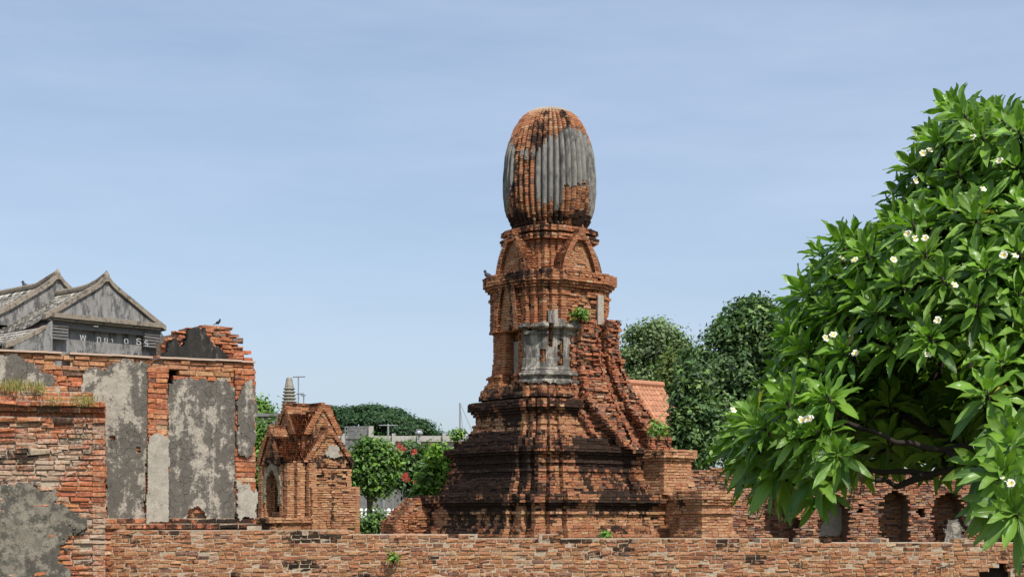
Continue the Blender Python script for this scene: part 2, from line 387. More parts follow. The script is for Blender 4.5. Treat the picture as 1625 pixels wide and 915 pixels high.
def shell(name, Po, Pi, mask, mat, parent, sm=False, col=None):
    ni = len(mask); nj = len(mask[0]); vid = {}; V = []; Fc = []
    def v(i, j, o):
        k = (i, j, o)
        if k not in vid: vid[k] = len(V); V.append(tuple((Po if o else Pi)[i][j]))
        return vid[k]
    M = lambda i, j: 0 <= i < ni and 0 <= j < nj and mask[i][j]
    for i in range(ni):
        for j in range(nj):
            if not mask[i][j]: continue
            Fc.append((v(i, j, 1), v(i, j + 1, 1), v(i + 1, j + 1, 1), v(i + 1, j, 1)))
            if not M(i - 1, j): Fc.append((v(i, j, 1), v(i, j, 0), v(i, j + 1, 0), v(i, j + 1, 1)))
            if not M(i + 1, j): Fc.append((v(i + 1, j, 1), v(i + 1, j + 1, 1), v(i + 1, j + 1, 0), v(i + 1, j, 0)))
            if not M(i, j - 1): Fc.append((v(i, j, 1), v(i + 1, j, 1), v(i + 1, j, 0), v(i, j, 0)))
            if not M(i, j + 1): Fc.append((v(i, j + 1, 1), v(i, j + 1, 0), v(i + 1, j + 1, 0), v(i + 1, j + 1, 1)))
    if not V: return None
    return make(name, V, Fc, mat, parent, smooth_=sm)
def inside(poly, x, y):
    c = False; n = len(poly); j = n - 1
    for i in range(n):
        xi, yi = poly[i]; xj, yj = poly[j]
        if (yi > y) != (yj > y) and x < (xj - xi) * (y - yi) / (yj - yi) + xi: c = not c
        j = i
    return c
class Plane:                                     # a vertical wall face; photo pixels are projected onto it
    def __init__(s, A, B):
        s.A = Vector((A[0], A[1])); d = Vector((B[0] - A[0], B[1] - A[1])); s.L = d.length; s.t = d / s.L; s.n = Vector((s.t.y, -s.t.x))
    def sz(s, px, py):
        r = Vector(((px - CX) / F, 1.0)); k = s.A.dot(s.n) / r.dot(s.n); q = r * k
        return (q - s.A).dot(s.t), EYE + (HZ - py) * k / F
    def pt(s, a, z, o=0.0):
        q = s.A + s.t * a + s.n * o; return (q.x, q.y, z)
def panel(name, pl, pix, mat, parent, th=0.03, cell=0.018, rag=0.03, wav=0.006, base=0.0, holes=()):
    """a sheet of plaster on a wall face, outlined by photo pixels on that face"""
    poly = [pl.sz(*p) for p in pix]; hs = [[pl.sz(*p) for p in h] for h in holes]
    x0 = min(p[0] for p in poly) - 0.05; x1 = max(p[0] for p in poly) + 0.05; z0 = min(p[1] for p in poly) - 0.05; z1 = max(p[1] for p in poly) + 0.05
    nj = int((x1 - x0) / cell); ni = int((z1 - z0) / cell); sd_ = random.uniform(0, 99)
    mask = [[False] * nj for _ in range(ni)]
    for i in range(ni):
        for j in range(nj):
            x = x0 + (j + 0.5) * cell; z = z0 + (i + 0.5) * cell
            dx = (nz(x * 7, z * 7, sd_) + 0.5 * nz(x * 23, z * 23, sd_)) * rag; dz = (nz(x * 7, z * 7, sd_ + 9) + 0.5 * nz(x * 23, z * 23, sd_ + 9)) * rag
            mask[i][j] = inside(poly, x + dx, z + dz) and not any(inside(h, x + dx, z + dz) for h in hs)
    Po = []; Pi = []
    for i in range(ni + 1):
        ro = []; ri = []
        for j in range(nj + 1):
            x = x0 + j * cell + random.uniform(-0.3, 0.3) * cell; z = z0 + i * cell + random.uniform(-0.3, 0.3) * cell
            ro.append(pl.pt(x, z, base + th + wav * (nz(x * 3, z * 3, sd_) + 0.6 * nz(x * 12, z * 12, sd_)))); ri.append(pl.pt(x, z, base - 0.03))
        Po.append(ro); Pi.append(ri)
    return shell(name, Po, Pi, mask, mat, parent)

# temple grid: faces turned 38 degrees to the picture
TH = R(38); AU = Vector((math.sin(TH), -math.cos(TH))); AV = Vector((math.cos(TH), math.sin(TH)))
class Frame:
    def __init__(s, X, Y, au=AU, av=AV): s.c = Vector((X, Y)); s.au = au; s.av = av
    def w(s, u, v): q = s.c + s.au * u + s.av * v; return (q.x, q.y)
    def rect(s, u0, u1, v0, v1): return [s.w(u0, v0), s.w(u1, v0), s.w(u1, v1), s.w(u0, v1)]
    def side(s, k):                               # frame whose u axis is face k: 0 right-front, 1 left-front, 2, 3 behind
        au, av = s.au, s.av
        for _ in range(k): au, av = -av, au
        return Frame(s.c.x, s.c.y, au, av)

def pediment(bk, fr, uf, z0, zp, w0, ub, shape, rim=0.1, proj=0.08, zin=0.14):
    z = z0 + random.uniform(0, 0.003); h = bk.h
    while z < zp:
        t = (z + h / 2 - z0) / (zp - z0)
        wd = w0 * shape(min(1, max(0, t)))
        ti = (z + h / 2 - z0) / (zp - zin - z0); wi = (w0 - rim) * shape(ti) if ti < 1 else 0
        if wd < 0.07: wd = 0.07
        if wi > 0.09:
            bk.ring(fr.rect(ub, uf, -wi, wi), z, h, pal='tan')
            for sg in (-1, 1):
                a, b = sorted((sg * wi, sg * wd)); bk.ring(fr.rect(ub, uf + proj, a, b), z, h)
        else: bk.ring(fr.rect(ub, uf + proj, -wd, wd), z, h)
        z += h

# ================================================================== THE TOWER (prang)
PPT = 64.5; TD = F / PPT; TX = (872 - CX) / PPT
T = Frame(TX, TD)
zt = lambda y: EYE + (HZ - y) / PPT
yt = lambda z: HZ - (z - EYE) * PPT
RED2 = [(1, .62), (.94, .62), (.94, .76), (.88, .76), (.88, .88), (.76, .88), (.76, .94), (.62, .94), (.62, 1)]
RED = [(1, .52), (.92, .52), (.92, .68), (.84, .68), (.84, .84), (.68, .84), (.68, .92), (.52, .92), (.52, 1)]
RED_OLD = [(1, .42), (.88, .42), (.88, .62), (.75, .62), (.75, .75), (.62, .75), (.62, .88), (.42, .88), (.42, 1)]
def redent(fr, a, notch=None, RED=RED):
    pts = []
    for k in range(4):
        for (u, v) in RED:
            for _ in range(k): u, v = -v, u
            pts.append((u * a, v * a))
    if notch:                                      # doorway recess in the left-front face (v = -a)
        w_, d_ = notch; i = max(range(len(pts)), key=lambda q: (abs(pts[q][1] + a) < 1e-6) * 10 - pts[q][0] * 1)
        pts = pts[:i + 1] + [(-w_, -a), (-w_, -a + d_), (w_, -a + d_), (w_, -a)] + pts[i + 1:]
    return [fr.w(*p) for p in pts]
K = 1.18 * PPT; K2 = 1.236 * PPT
def steps(lst):                                   # [(y0, y1, ext0, ext1)] from the ground up -> profile points
    o = []
    for (ya, yb, ea, eb) in lst: o += [(ya, ea), (yb + .1, eb)]
    return o
PROF = steps([(931, 846, 222, 222), (846, 842, 219, 219), (842, 838, 215, 215), (838, 834, 210, 210), (834, 831, 213, 213), (831, 817, 205, 205), (817, 813, 210, 210), (813, 801, 203, 204), (801, 797, 211, 211), (797, 786, 217, 217),
 (786, 780, 178, 178), (780, 774, 175, 175), (774, 768, 171, 171), (768, 760, 167, 166), (760, 753, 163, 162), (753, 749, 165, 165), (749, 737, 158, 158), (737, 733, 162, 162), (733, 727, 157, 158), (727, 722, 164, 164), (722, 714, 169, 169),
 (714, 699, 153, 153), (699, 694, 134, 134), (694, 689, 130, 130), (689, 683, 126, 126), (683, 679, 122, 122), (679, 676, 124, 124), (676, 662, 118, 118), (662, 658, 122, 122), (658, 652, 126, 126), (652, 642, 131, 131),
 (642, 634, 109, 107), (634, 626, 114, 114), (626, 619, 111, 111), (619, 610, 106, 105), (610, 603, 100, 99), (603, 596, 102, 102), (596, 576, 93, 91), (576, 531, 90, 90), (531, 527, 97, 97), (527, 478, 95, 95), (478, 474, 98, 98), (474, 466, 95, 95), (466, 462, 99, 99), (462, 457, 103, 103), (457, 441, 107, 107)])
py_ = [p[0] for p in PROF][::-1]; pe_ = [p[1] for p in PROF][::-1]
a_at = lambda z, k=K: float(np.interp(yt(z), py_, pe_)) / k
BANDS = [(649, 11, .95), (638, 4, .5), (708, 9, .95), (724, 11, 1.0), (742, 10, .75), (768, 12, .5), (790, 9, .95), (804, 7, .6), (836, 7, .62), (845, 4, .6), (628, 6, .35), (449, 6, .3), (470, 5, .22), (384, 5, .45), (368, 7, .6)]
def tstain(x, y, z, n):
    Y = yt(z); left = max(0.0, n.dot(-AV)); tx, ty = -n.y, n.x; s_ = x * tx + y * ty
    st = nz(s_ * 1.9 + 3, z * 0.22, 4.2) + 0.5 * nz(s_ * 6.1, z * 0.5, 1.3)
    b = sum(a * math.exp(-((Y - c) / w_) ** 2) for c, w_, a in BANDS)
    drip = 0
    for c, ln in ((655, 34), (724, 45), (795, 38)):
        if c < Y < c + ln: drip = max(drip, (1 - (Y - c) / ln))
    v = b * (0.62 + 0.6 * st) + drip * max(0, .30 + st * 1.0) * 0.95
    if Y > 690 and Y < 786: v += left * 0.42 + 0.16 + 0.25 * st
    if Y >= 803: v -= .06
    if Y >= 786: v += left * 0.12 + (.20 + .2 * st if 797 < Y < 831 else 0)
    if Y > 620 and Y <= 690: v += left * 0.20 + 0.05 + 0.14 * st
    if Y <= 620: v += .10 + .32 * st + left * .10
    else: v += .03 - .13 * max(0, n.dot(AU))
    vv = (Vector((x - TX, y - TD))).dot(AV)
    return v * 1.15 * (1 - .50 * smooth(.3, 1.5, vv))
def ter(x, y, z, n):
    Y = yt(z); e = 0.006; d = 0.0
    q = Vector((x - TX, y - TD)); u = q.dot(AU); v = q.dot(AV)
    if Y < 640 and Y > 470 and u > 0.6 and v > -0.40 and (Y > 500 or v < .5): e = 0.09; d = 0.08
    elif 600 < Y < 640: e = 0.03; d = 0.02
    return e, d
tower = empty('brick_tower', (TX, TD, 0))
tag(tower, 'tall ruined brick tower with ribbed bullet dome on black stained tiers', 'tower')
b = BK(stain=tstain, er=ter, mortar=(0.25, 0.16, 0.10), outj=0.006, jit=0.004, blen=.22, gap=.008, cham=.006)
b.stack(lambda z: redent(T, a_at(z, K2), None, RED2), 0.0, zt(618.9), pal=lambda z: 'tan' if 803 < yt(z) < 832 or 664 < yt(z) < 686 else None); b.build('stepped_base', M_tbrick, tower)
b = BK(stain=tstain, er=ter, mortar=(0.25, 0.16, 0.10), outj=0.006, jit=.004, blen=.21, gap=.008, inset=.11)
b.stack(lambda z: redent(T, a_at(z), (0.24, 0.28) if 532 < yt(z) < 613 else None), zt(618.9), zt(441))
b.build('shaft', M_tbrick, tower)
# blind gabled panel over the left doorway and the doorway lining
b = BK(stain=tstain, outj=0.005, jit=.004, blen=.2, gap=.008)
T1 = T.side(1)
al = a_at(zt(500))
pediment(b, T1, al + 0.03, zt(531), zt(438), 0.46, al - 0.2, lambda t: max(0, 1 - t ** 1.9) ** .65, 0.12, 0.10)
b.build('blind_gable', M_tbrick, tower)
# upper storey with four pediments
UP = [(441, 78), (440.9, 70), (391, 68), (390.9, 76), (385, 79), (381, 79), (380.9, 68), (376, 70), (375.9, 78), (367, 76), (366.9, 62), (358, 60)][::-1]
ua = lambda z: float(np.interp(yt(z), [p[0] for p in UP], [p[1] for p in UP])) / K
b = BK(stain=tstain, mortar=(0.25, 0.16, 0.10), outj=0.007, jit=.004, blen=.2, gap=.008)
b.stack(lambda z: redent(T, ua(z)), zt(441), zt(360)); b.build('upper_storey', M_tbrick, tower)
for k in range(4):
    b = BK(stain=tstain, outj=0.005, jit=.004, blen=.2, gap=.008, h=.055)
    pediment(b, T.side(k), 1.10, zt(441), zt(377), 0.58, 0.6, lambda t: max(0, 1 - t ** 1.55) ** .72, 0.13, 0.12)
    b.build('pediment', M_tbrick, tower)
# ruined stair: rubble core, ridge, flank block and pier on the right-front face
b = BK(stain=lambda x, y, z, n: 0.16 + 0.34 * nz(x * 2.1, y * 2.1, z * 1.1), er=lambda x, y, z, n: (0.085, 0.10), pal='rubble', mortar=(0.16, 0.10, 0.07), outj=0.012, jit=0.007, h=0.058, blen=.2, gap=.008, inset=.12)
def massA(z):
    Y = yt(z); j = lambda k: 0.05 * nz(z * 4, k, 1) + 0.06 * nz(z * 15, k, 1)
    return T.rect(0.9, interp(Y, [(500, 1.28), (515, 1.36), (560, 1.42), (600, 1.54), (640, 1.80), (690, 2.18), (716, 2.34)]) + j(1), interp(Y, [(500, 0.05), (520, -.22), (640, -.30), (680, .1), (716, .55)]) + j(5), interp(Y, [(500, .2), (520, .42), (560, .50), (600, .55), (640, .66), (690, .78), (716, .85)]) + j(9))
b.stack(massA, zt(716), zt(500))
def ridge(z):
    Y = yt(z); j = lambda k: 0.06 * nz(z * 5, k, 3) + 0.07 * nz(z * 16, k, 3)
    v1 = interp(Y, [(513, 1.0), (560, 1.0), (610, 1.3), (650, 1.62), (690, 2.0), (716, 2.05)]); u1 = interp(Y, [(513, 1.55), (560, 1.50), (610, 1.55), (650, 1.82), (690, 2.22), (716, 2.3)])
    return T.rect(0.6, u1 + j(2), v1 - interp(Y, [(513, .42), (600, .48), (716, .75)]), v1 + j(7))
b.stack(ridge, zt(786), zt(513))
def infill(z):
    Y = yt(z); j = lambda k: 0.05 * nz(z * 6, k, 8) + 0.05 * nz(z * 17, k, 8)
    return T.rect(0.7, interp(Y, [(508, 1.12), (530, 1.26), (600, 1.38), (650, 1.58), (716, 1.95)]) + j(1), interp(Y, [(508, .0), (530, -.36), (600, -.44), (640, -.5), (690, -.2), (716, .3)]) + j(4), interp(Y, [(508, .6), (560, .8), (610, 1.1), (650, 1.35), (716, 1.6)]) + j(6))
b.stack(infill, zt(716), zt(506))
b.build('collapsed_stair', M_brick, tower)
b = BK(stain=lambda x, y, z, n: tstain(x, y, z, n) * 0.4, mortar=(0.27, 0.17, 0.11), pal='tan', outj=.005, jit=.004, blen=.21, gap=.008)
fl = [(931, 0), (786, 0), (785.9, .10), (778, .08), (762, .04), (761.9, 0), (733, 0), (732.9, .05), (727, .05), (726.9, .10), (716, .10)]
flo = lambda z, q: float(np.interp(yt(z), [p[0] for p in q][::-1], [p[1] for p in q][::-1]))
b.stack(lambda z: T.rect(1.4, 2.72 + flo(z, fl), 1.30 - flo(z, fl), 2.2 + flo(z, fl)), zt(786), zt(716))
fp = [(931, .1), (846, .1), (845.9, .06), (835, 0), (817, 0), (816.9, .06), (812, .06), (811.9, .0), (802, .0), (801.9, .06), (796, .06), (795.9, .12), (783, .12)]
b.stack(lambda z: T.rect(2.2, 3.0 + flo(z, fp), 1.5 - flo(z, fp), 2.3 + flo(z, fp)), 0, zt(786))
b.stack(lambda z: T.rect(3.45 - flo(z, fp), 4.2 + flo(z, fp), 1.1 - flo(z, fp), 2.1 + flo(z, fp)), 0, zt(781))
b.stack(lambda z: T.rect(2.6, 3.5, 1.45, 1.9), 0, zt(796))
b.build('stair_flank', M_tbrick, tower)
# stucco wrapped round the near corner of the shaft
def tower_stucco():
    a0 = a_at(zt(560)); path = [(.36, -1.0), (.52, -1), (.58, -.945), (.68, -.915), (.75, -.855), (.83, -.83), (.86, -.75), (.915, -.68), (.945, -.58), (1, -.52), (1, -.10)]
    path = [(u * a0, v * a0) for u, v in path]
    pts = []; nrm = []
    def off(i):
        a_ = Vector(path[max(i - 1, 0)]); b_ = Vector(path[i]); c_ = Vector(path[min(i + 1, len(path) - 1)])
        d1 = (b_ - a_) if i > 0 else (c_ - b_); d2 = (c_ - b_) if i < len(path) - 1 else (b_ - a_)
        d1.normalize(); d2.normalize(); n1 = Vector((d1.y, -d1.x)); n2 = Vector((d2.y, -d2.x)); return (n1 + n2) / max(0.3, 1 + n1.dot(n2))
    offs = [off(i) for i in range(len(path))]
    for i in range(len(path) - 1):
        A_ = Vector(path[i]); B_ = Vector(path[i + 1]); k = max(2, int((B_ - A_).length / 0.035))
        for q in range(k):
            f = q / k; pts.append(A_.lerp(B_, f)); nrm.append(offs[i].lerp(offs[i + 1], f))
    pts.append(Vector(path[-1])); nrm.append(offs[-1])
    prof = [(4.6, .05), (4.74, .08), (4.84, .06), (4.85, .04), (4.98, .05), (5.0, .02), (5.06, .03), (5.07, .07), (5.13, .07), (5.14, .03), (5.2, .03), (5.21, .09), (5.26, .09), (5.27, .05), (5.45, .045), (6.05, .045), (6.06, .10), (6.1, .11), (6.11, .06), (6.18, .06), (6.19, .13), (6.24, .13), (6.25, .16), (6.31, .16), (6.32, .05), (6.7, .04)]
    zs = np.arange(4.62, 6.7, 0.028); Po = []; Pi = []; mask = []
    for z in zs:
        o = float(np.interp(z, [p[0] for p in prof], [p[1] for p in prof])); ro = []; ri = []
        for p, n in zip(pts, nrm):
            wv = 0.012 * nz(p.x * 5, p.y * 5, z * 5)
            ex = a_at(z) - a0; q = p * (1 + ex / a0) + n * (o + wv + .012); x, y = T.w(q.x, q.y); ro.append((x, y, z))
            q = p - n * 0.03; x, y = T.w(q.x, q.y); ri.append((x, y, z))
        Po.append(ro); Pi.append(ri)
    nj = len(pts) - 1
    for i in range(len(zs) - 1):
        row = []
        for j in range(nj):
            s_ = j / nj; z = zs[i]; g = nz(s_ * 9, z * 4, 2) + 0.6 * nz(s_ * 25, z * 11, 5)
            lo = 4.90 + 0.07 * g; hi = (6.33 if s_ < .42 else 6.62 if s_ < .58 else 6.36) + 0.10 * g
            ok = lo < z < hi and 0.04 + 0.03 * g < s_ < 0.95 + 0.04 * g
            if abs(s_ - .46) < 0.035 + 0.02 * g and 5.75 < z < 6.3: ok = False
            if abs(s_ - .36) < 0.03 + .02 * g and 5.4 < z < 5.7: ok = False
            if abs(s_ - .18) < 0.05 + .03 * g and 6.15 < z < 6.45: ok = False
            if abs(s_ - .62) < .03 + .03 * g and 5.3 < z < 5.9 + g * .2: ok = False
            if s_ > .75 and abs(z - 4.75) < .13 + .05 * g and s_ < .86: ok = False
            row.append(ok)
        mask.append(row)
    return shell('stucco_facing', Po, Pi, mask, M_pl_tower, tower)
tower_stucco()
# plaster strip high on the right, doorway lining
def tower_strip():
    mb = MB(); a0 = a_at(zt(500))
    for (u, v, z0, z1, w_) in ((1, .44, zt(520), zt(474), .09),):
        x, y = T.w(u * a0 + 0.02, v * a0); mb.box((x, y, (z0 + z1) / 2), (0.05, w_ * 2, z1 - z0), (Vector((*AU, 0)), Vector((*AV, 0)), Vector((0, 0, 1))))
    mb.build('plaster_strip', M_pl_pale, tower); mb = MB()
    for v in (0,):
        x, y = T.w(-0.02, -a_at(zt(570)) + 0.26); mb.box((x, y, (zt(613) + zt(545)) / 2), (0.40, 0.05, zt(545) - zt(613)), (Vector((*AU, 0)), Vector((*AV, 0)), Vector((0, 0, 1))))
    mb.build('doorway_lining', M_pl_pale, tower)
tower_strip()
# ribbed dome
DP = [(368, 57), (362, 60), (350, 65.5), (335, 70), (310, 73), (285, 73), (250, 70), (225, 64), (205, 56.5), (190, 47), (181, 37), (175.5, 26), (172.8, 16), (172, 5)]
def dome():
    z0 = zt(368); z1 = zt(172); NR = 44; q = 8; n = NR * q; V = []; C = []; rows = []
    rad = lambda z: float(np.interp(yt(z), [p[0] for p in DP][::-1], [p[1] for p in DP][::-1])) / PPT
    ribf = lambda ph: 1 - 0.115 * (1 - abs(math.cos(ph * NR / 2)) ** 0.75)
    ks = int((z1 - z0) / 0.066); zs = []
    for k in range(ks + 1):
        t0 = z0 + (z1 - z0) * k / (ks + 1); h = (z1 - z0) / (ks + 1)
        zs += [(t0 + h * .02, k, -0.010), (t0 + h * .12, k, 0), (t0 + h * .9, k, 0), (t0 + h * .99, k, -0.010)]
    zs.append((z1, ks, 0))
    JR = RNG.normal(0, 0.007, (ks + 2, NR * 2)); CR = [[pick('tower') for _ in range(NR * 2)] for _ in range(ks + 2)]
    for (z, k, o) in zs:
        top = smooth(zt(188), zt(176), z)
        for i in range(n):
            ph = 2 * math.pi * i / n; cell = ((i + q // 2) // q) % NR
            low = smooth(zt(338), zt(356), z)
            r = rad(z) * ribf(ph) + (JR[k, cell] + o) * (1 - top) * (1 + low * 1.6)
            V.append((TX + r * math.sin(ph), TD - r * math.cos(ph), z))
            c = CR[k][cell] if o == 0 else (0.13, 0.08, 0.055)
            c = tuple(c[m] * (1 - top) + (0.36, 0.31, 0.23)[m] * top for m in range(3))
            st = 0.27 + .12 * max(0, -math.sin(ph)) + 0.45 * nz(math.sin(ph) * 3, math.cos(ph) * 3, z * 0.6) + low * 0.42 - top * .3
            C.append((*c, st))
    Fc = []
    for a_ in range(len(zs) - 1):
        for i in range(n): Fc.append((a_ * n + i, a_ * n + (i + 1) % n, (a_ + 1) * n + (i + 1) % n, (a_ + 1) * n + i))
    Fc.append(tuple((len(zs) - 1) * n + i for i in range(n)))
    d = make('ribbed_dome', V, Fc, M_brick, tower, col=C)
    # grey stucco still on the ribs
    zz = np.arange(zt(346), zt(208), 0.03); Po = []; Pi = []; mask = []
    for z in zz:
        ro = []; ri = []
        for i in range(n + 1):
            ph = -math.pi + 2 * math.pi * i / n; r = rad(z) * ribf(ph)
            wv = 0.008 * nz(ph * 14, z * 5, 8)
            ro.append((TX + (r + .02 + wv) * math.sin(ph), TD - (r + .02 + wv) * math.cos(ph), z)); ri.append((TX + (r - .04) * math.sin(ph), TD - (r - .04) * math.cos(ph), z))
        Po.append(ro); Pi.append(ri)
    for i in range(len(zz) - 1):
        row = []
        for j in range(n):
            ph = -math.pi + 2 * math.pi * (j + .5) / n; rib = math.floor(ph * NR / (2 * math.pi) + .5)
            g = nz(rib * 3.7, 1.5, 2.2) * 12 + 14 * nz(ph * 22, zz[i] * 5, 3) + 9 * nz(ph * 50, zz[i] * 16, 6); Y = yt(zz[i]) + g * 0.8; a = math.degrees(ph)
            ok = False
            if -14 < a < 125: ok = interp(a, [(-14, 262), (-6, 238), (10, 226), (25, 214), (45, 216), (80, 236), (125, 236)]) < Y < interp(a, [(-14, 338), (15, 338), (16, 309), (50, 306), (62, 320), (64, 345), (125, 345)])
            if -110 < a < -52: ok = interp(a, [(-110, 230), (-52, 246)]) < Y < interp(a, [(-110, 345), (-70, 335), (-52, 300)])
            if -43 < a < -16 and 253 < Y < 262: ok = True
            if -14 > a > -20: ok = 262 < Y < 335
            if abs(a) > 125: ok = 240 < Y < 330
            row.append(ok)
        mask.append(row)
    shell('stucco_rib_coat', Po, Pi, mask, M_pl_dome, d, sm=False)
dome()

# ================================================================== SMALL BRICK CHAPEL
CD = 42.0; CK = F / CD
Cf = Frame((492 - CX) / CK, CD)
chapel = empty('brick_chapel', (Cf.c.x, Cf.c.y, 0))
tag(chapel, 'small orange brick chapel with crossed gables and pointed doorway', 'chapel')
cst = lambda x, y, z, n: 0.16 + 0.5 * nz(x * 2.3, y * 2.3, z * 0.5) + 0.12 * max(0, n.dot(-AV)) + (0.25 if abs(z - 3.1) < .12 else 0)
g_sh = lambda t: max(0, 1 - t) ** 0.82
b = BK(stain=cst, er=lambda x, y, z, n: (0.06, 0.10) if 2.46 < z < 2.96 and n.dot(AU) > .5 else (0.01, 0.008), inset=.06, mortar=(0.24, 0.15, 0.10), pal='tan', outj=0.006, jit=.004, h=0.058, blen=0.2, gap=.008)
def cbody(z):
    pts = redent(Cf, 0.86); w_ = 0.34 * (1 if z < 2.35 else math.sqrt(max(0, 1 - ((z - 2.35) / .58) ** 1.5))) if 1.72 < z < 2.90 else 0
    if w_ < .05: return pts
    i = min(range(len(pts)), key=lambda q: (Vector(pts[q]) - Vector(Cf.w(-.86 * .52, -.86))).length)
    return pts[:i + 1] + [Cf.w(-w_, -.86), Cf.w(-w_, .0), Cf.w(w_, .0), Cf.w(w_, -.86)] + pts[i + 1:]
b.stack(cbody, 0, 3.12)
b.stack(lambda z: redent(Cf, 0.95), 2.98, 3.14)
b.stack(lambda z: redent(Cf, .90), 2.68, 2.74); b.stack(lambda z: redent(Cf, .92), 1.7, 1.86)
def porch(z):
    w_ = 0
    if 1.72 < z < 2.90: w_ = 0.34 * (1 if z < 2.35 else math.sqrt(max(0, 1 - ((z - 2.35) / .58) ** 1.5)))
    if w_ < 0.05: return Cf.rect(-.5, .5, -1.1, .2)
    return [Cf.w(*p) for p in ((-.5, .2), (-.5, -1.1), (-w_, -1.1), (-w_, -.02), (w_, -.02), (w_, -1.1), (.5, -1.1), (.5, .2))]
b.stack(porch, 0, 3.06)
for (u, v, w_) in ((.62, -.98, .11), (.78, -.78, .11), (.95, -.55, .1), (-.55, -1.05, .1)):
    b.stack(lambda z: Cf.rect(u - w_, u + w_, v - w_, v + w_), 1.6, 3.08)
b.stack(lambda z: Cf.rect(-1.15, 1.05, -1.75, .2), 0, 1.58)
b.stack(lambda z: Cf.rect(-1.22, 1.12, -1.82, .25), 1.58, 1.71)
b.stack(lambda z: Cf.rect(.5, 1.16 + .02 * nz(z * 9, 0, 0), -.62 + .06 * nz(z * 6, 3, 0), .78), 0, 2.50)
b.stack(lambda z: Cf.rect(.5, 1.0, -.55, .62 + .1 * nz(z * 9, 3, 2)), 2.50, 2.95)
b.build('chapel_wall', M_tbrick, chapel)
b = BK(stain=lambda x, y, z, n: cst(x, y, z, n) * .9, er=lambda x, y, z, n: (0.02, 0.01), mortar=(0.26, 0.17, 0.11), outj=0.007, jit=.004, h=0.058, blen=0.2, gap=.008, pal='tower')
pediment(b, Cf, .92, 3.1, 3.98, .76, -.2, g_sh, .12, .06, .15)
pediment(b, Cf.side(1), 1.16, 3.06, 4.03, .60, -.2, g_sh, .11, .06, .15)
pediment(b, Cf, .62, 3.82, 4.62, .55, -.6, g_sh, .10, .05, .14)
pediment(b, Cf.side(1), .72, 3.82, 4.60, .55, -.6, g_sh, .10, .05, .14)
b.stack(lambda z: redent(Cf, .62), 3.1, 3.9)
b.build('gabled_roof', M_tbrick, chapel)
pc = Plane(Cf.w(-.5, -1.1), Cf.w(.5, -1.1))
def arch_ring(cx, w_, z0, zs, zp, n=14):
    L_ = [(cx - w_, z0)] + [(cx - w_ * math.sqrt(max(0, 1 - (k / n) ** 1.5)), zs + (zp - zs) * k / n) for k in range(n + 1)]
    return L_ + [(2 * cx - x, z) for x, z in L_[::-1]]
class SZ:                                        # lets panel() take (s, z) instead of pixels
    def __init__(s, pl): s.pl = pl; s.pt = pl.pt
    def sz(s, a, b): return a, b
panel('doorway_plaster', SZ(pc), arch_ring(.5, .47, 2.05, 2.5, 3.08), M_pl_arch, chapel, .035, .02, .05, holes=(arch_ring(.5, .33, 1.6, 2.35, 2.92),))
pd_ = Plane(Cf.w(-.5, -.02), Cf.w(.5, -.02)); panel('niche_plaster', SZ(pd_), [(.22, 1.72), (.78, 1.72), (.78, 2.8), (.22, 2.8)], M_pl_arch, chapel, .02, .03, .06)
pr_ = Plane(Cf.w(.92, -.7), Cf.w(.92, .7)); panel('gable_plaster', SZ(pr_), [(.55, 3.33), (.75, 3.55), (.95, 3.5), (1.08, 3.3), (.9, 3.2), (.7, 3.22)], M_pl_pale, chapel, .03, .02, .08)

# ================================================================== THE LONG LOW WALL IN FRONT
WD = 19.4
lw = lambda px: (px - CX) * WD / F
A_, B_ = (lw(120), WD - 0.05), (lw(1780), WD + 0.05)
b = BK(h=0.0495, blen=0.132, jit=0.0042, outj=0.0035, drop=0.004, gap=0.0085, pal='wall', inset=.009, mortar=(0.43, 0.345, 0.25), cham=0.0055,
       stain=lambda x, y, z, n: 0.20 + 0.45 * nz(x * 1.1, z * 1.8, 3) + 0.6 * nz(x * 2.6, z * 6, 9) + (0.12 if z > 1.36 else 0) , er=lambda x, y, z, n: (0.002, 0))
top_ = lambda s_: interp(lw(120) + s_, [(lw(120), 1.56), (lw(405), 1.54), (lw(610), 1.49), (lw(640), 1.47), (lw(1050), 1.43), (lw(1625), 1.385)]) + 0.05 * nz(s_ * 3.1, 2, 2) + .03 * nz(s_ * 9, 2, 5)
def keep_(s_, z):
    x = lw(120) + s_; dx = (x - lw(1586)) / (0.20 - .9 * max(0, z - 1.0)); dz = (z - 1.02) / 0.14
    if dx * dx + dz * dz < 1 + 1.1 * nz(x * 8, z * 11, 1): return False
    return True
wall(b, A_, B_, 0.5, 0, top_, keep_)
low_wall = b.build('low_brick_wall', M_brickwall)
tag(low_wall, 'long low brick wall running across the whole foreground', 'wall')
mb = MB(); mb.box((lw(1586), WD + .3, 1.02), (.7, .3, .5)); mb.build('hole_shade_block', M_dark, low_wall)  # dark block behind the broken gap, the hole's shade put into its colour

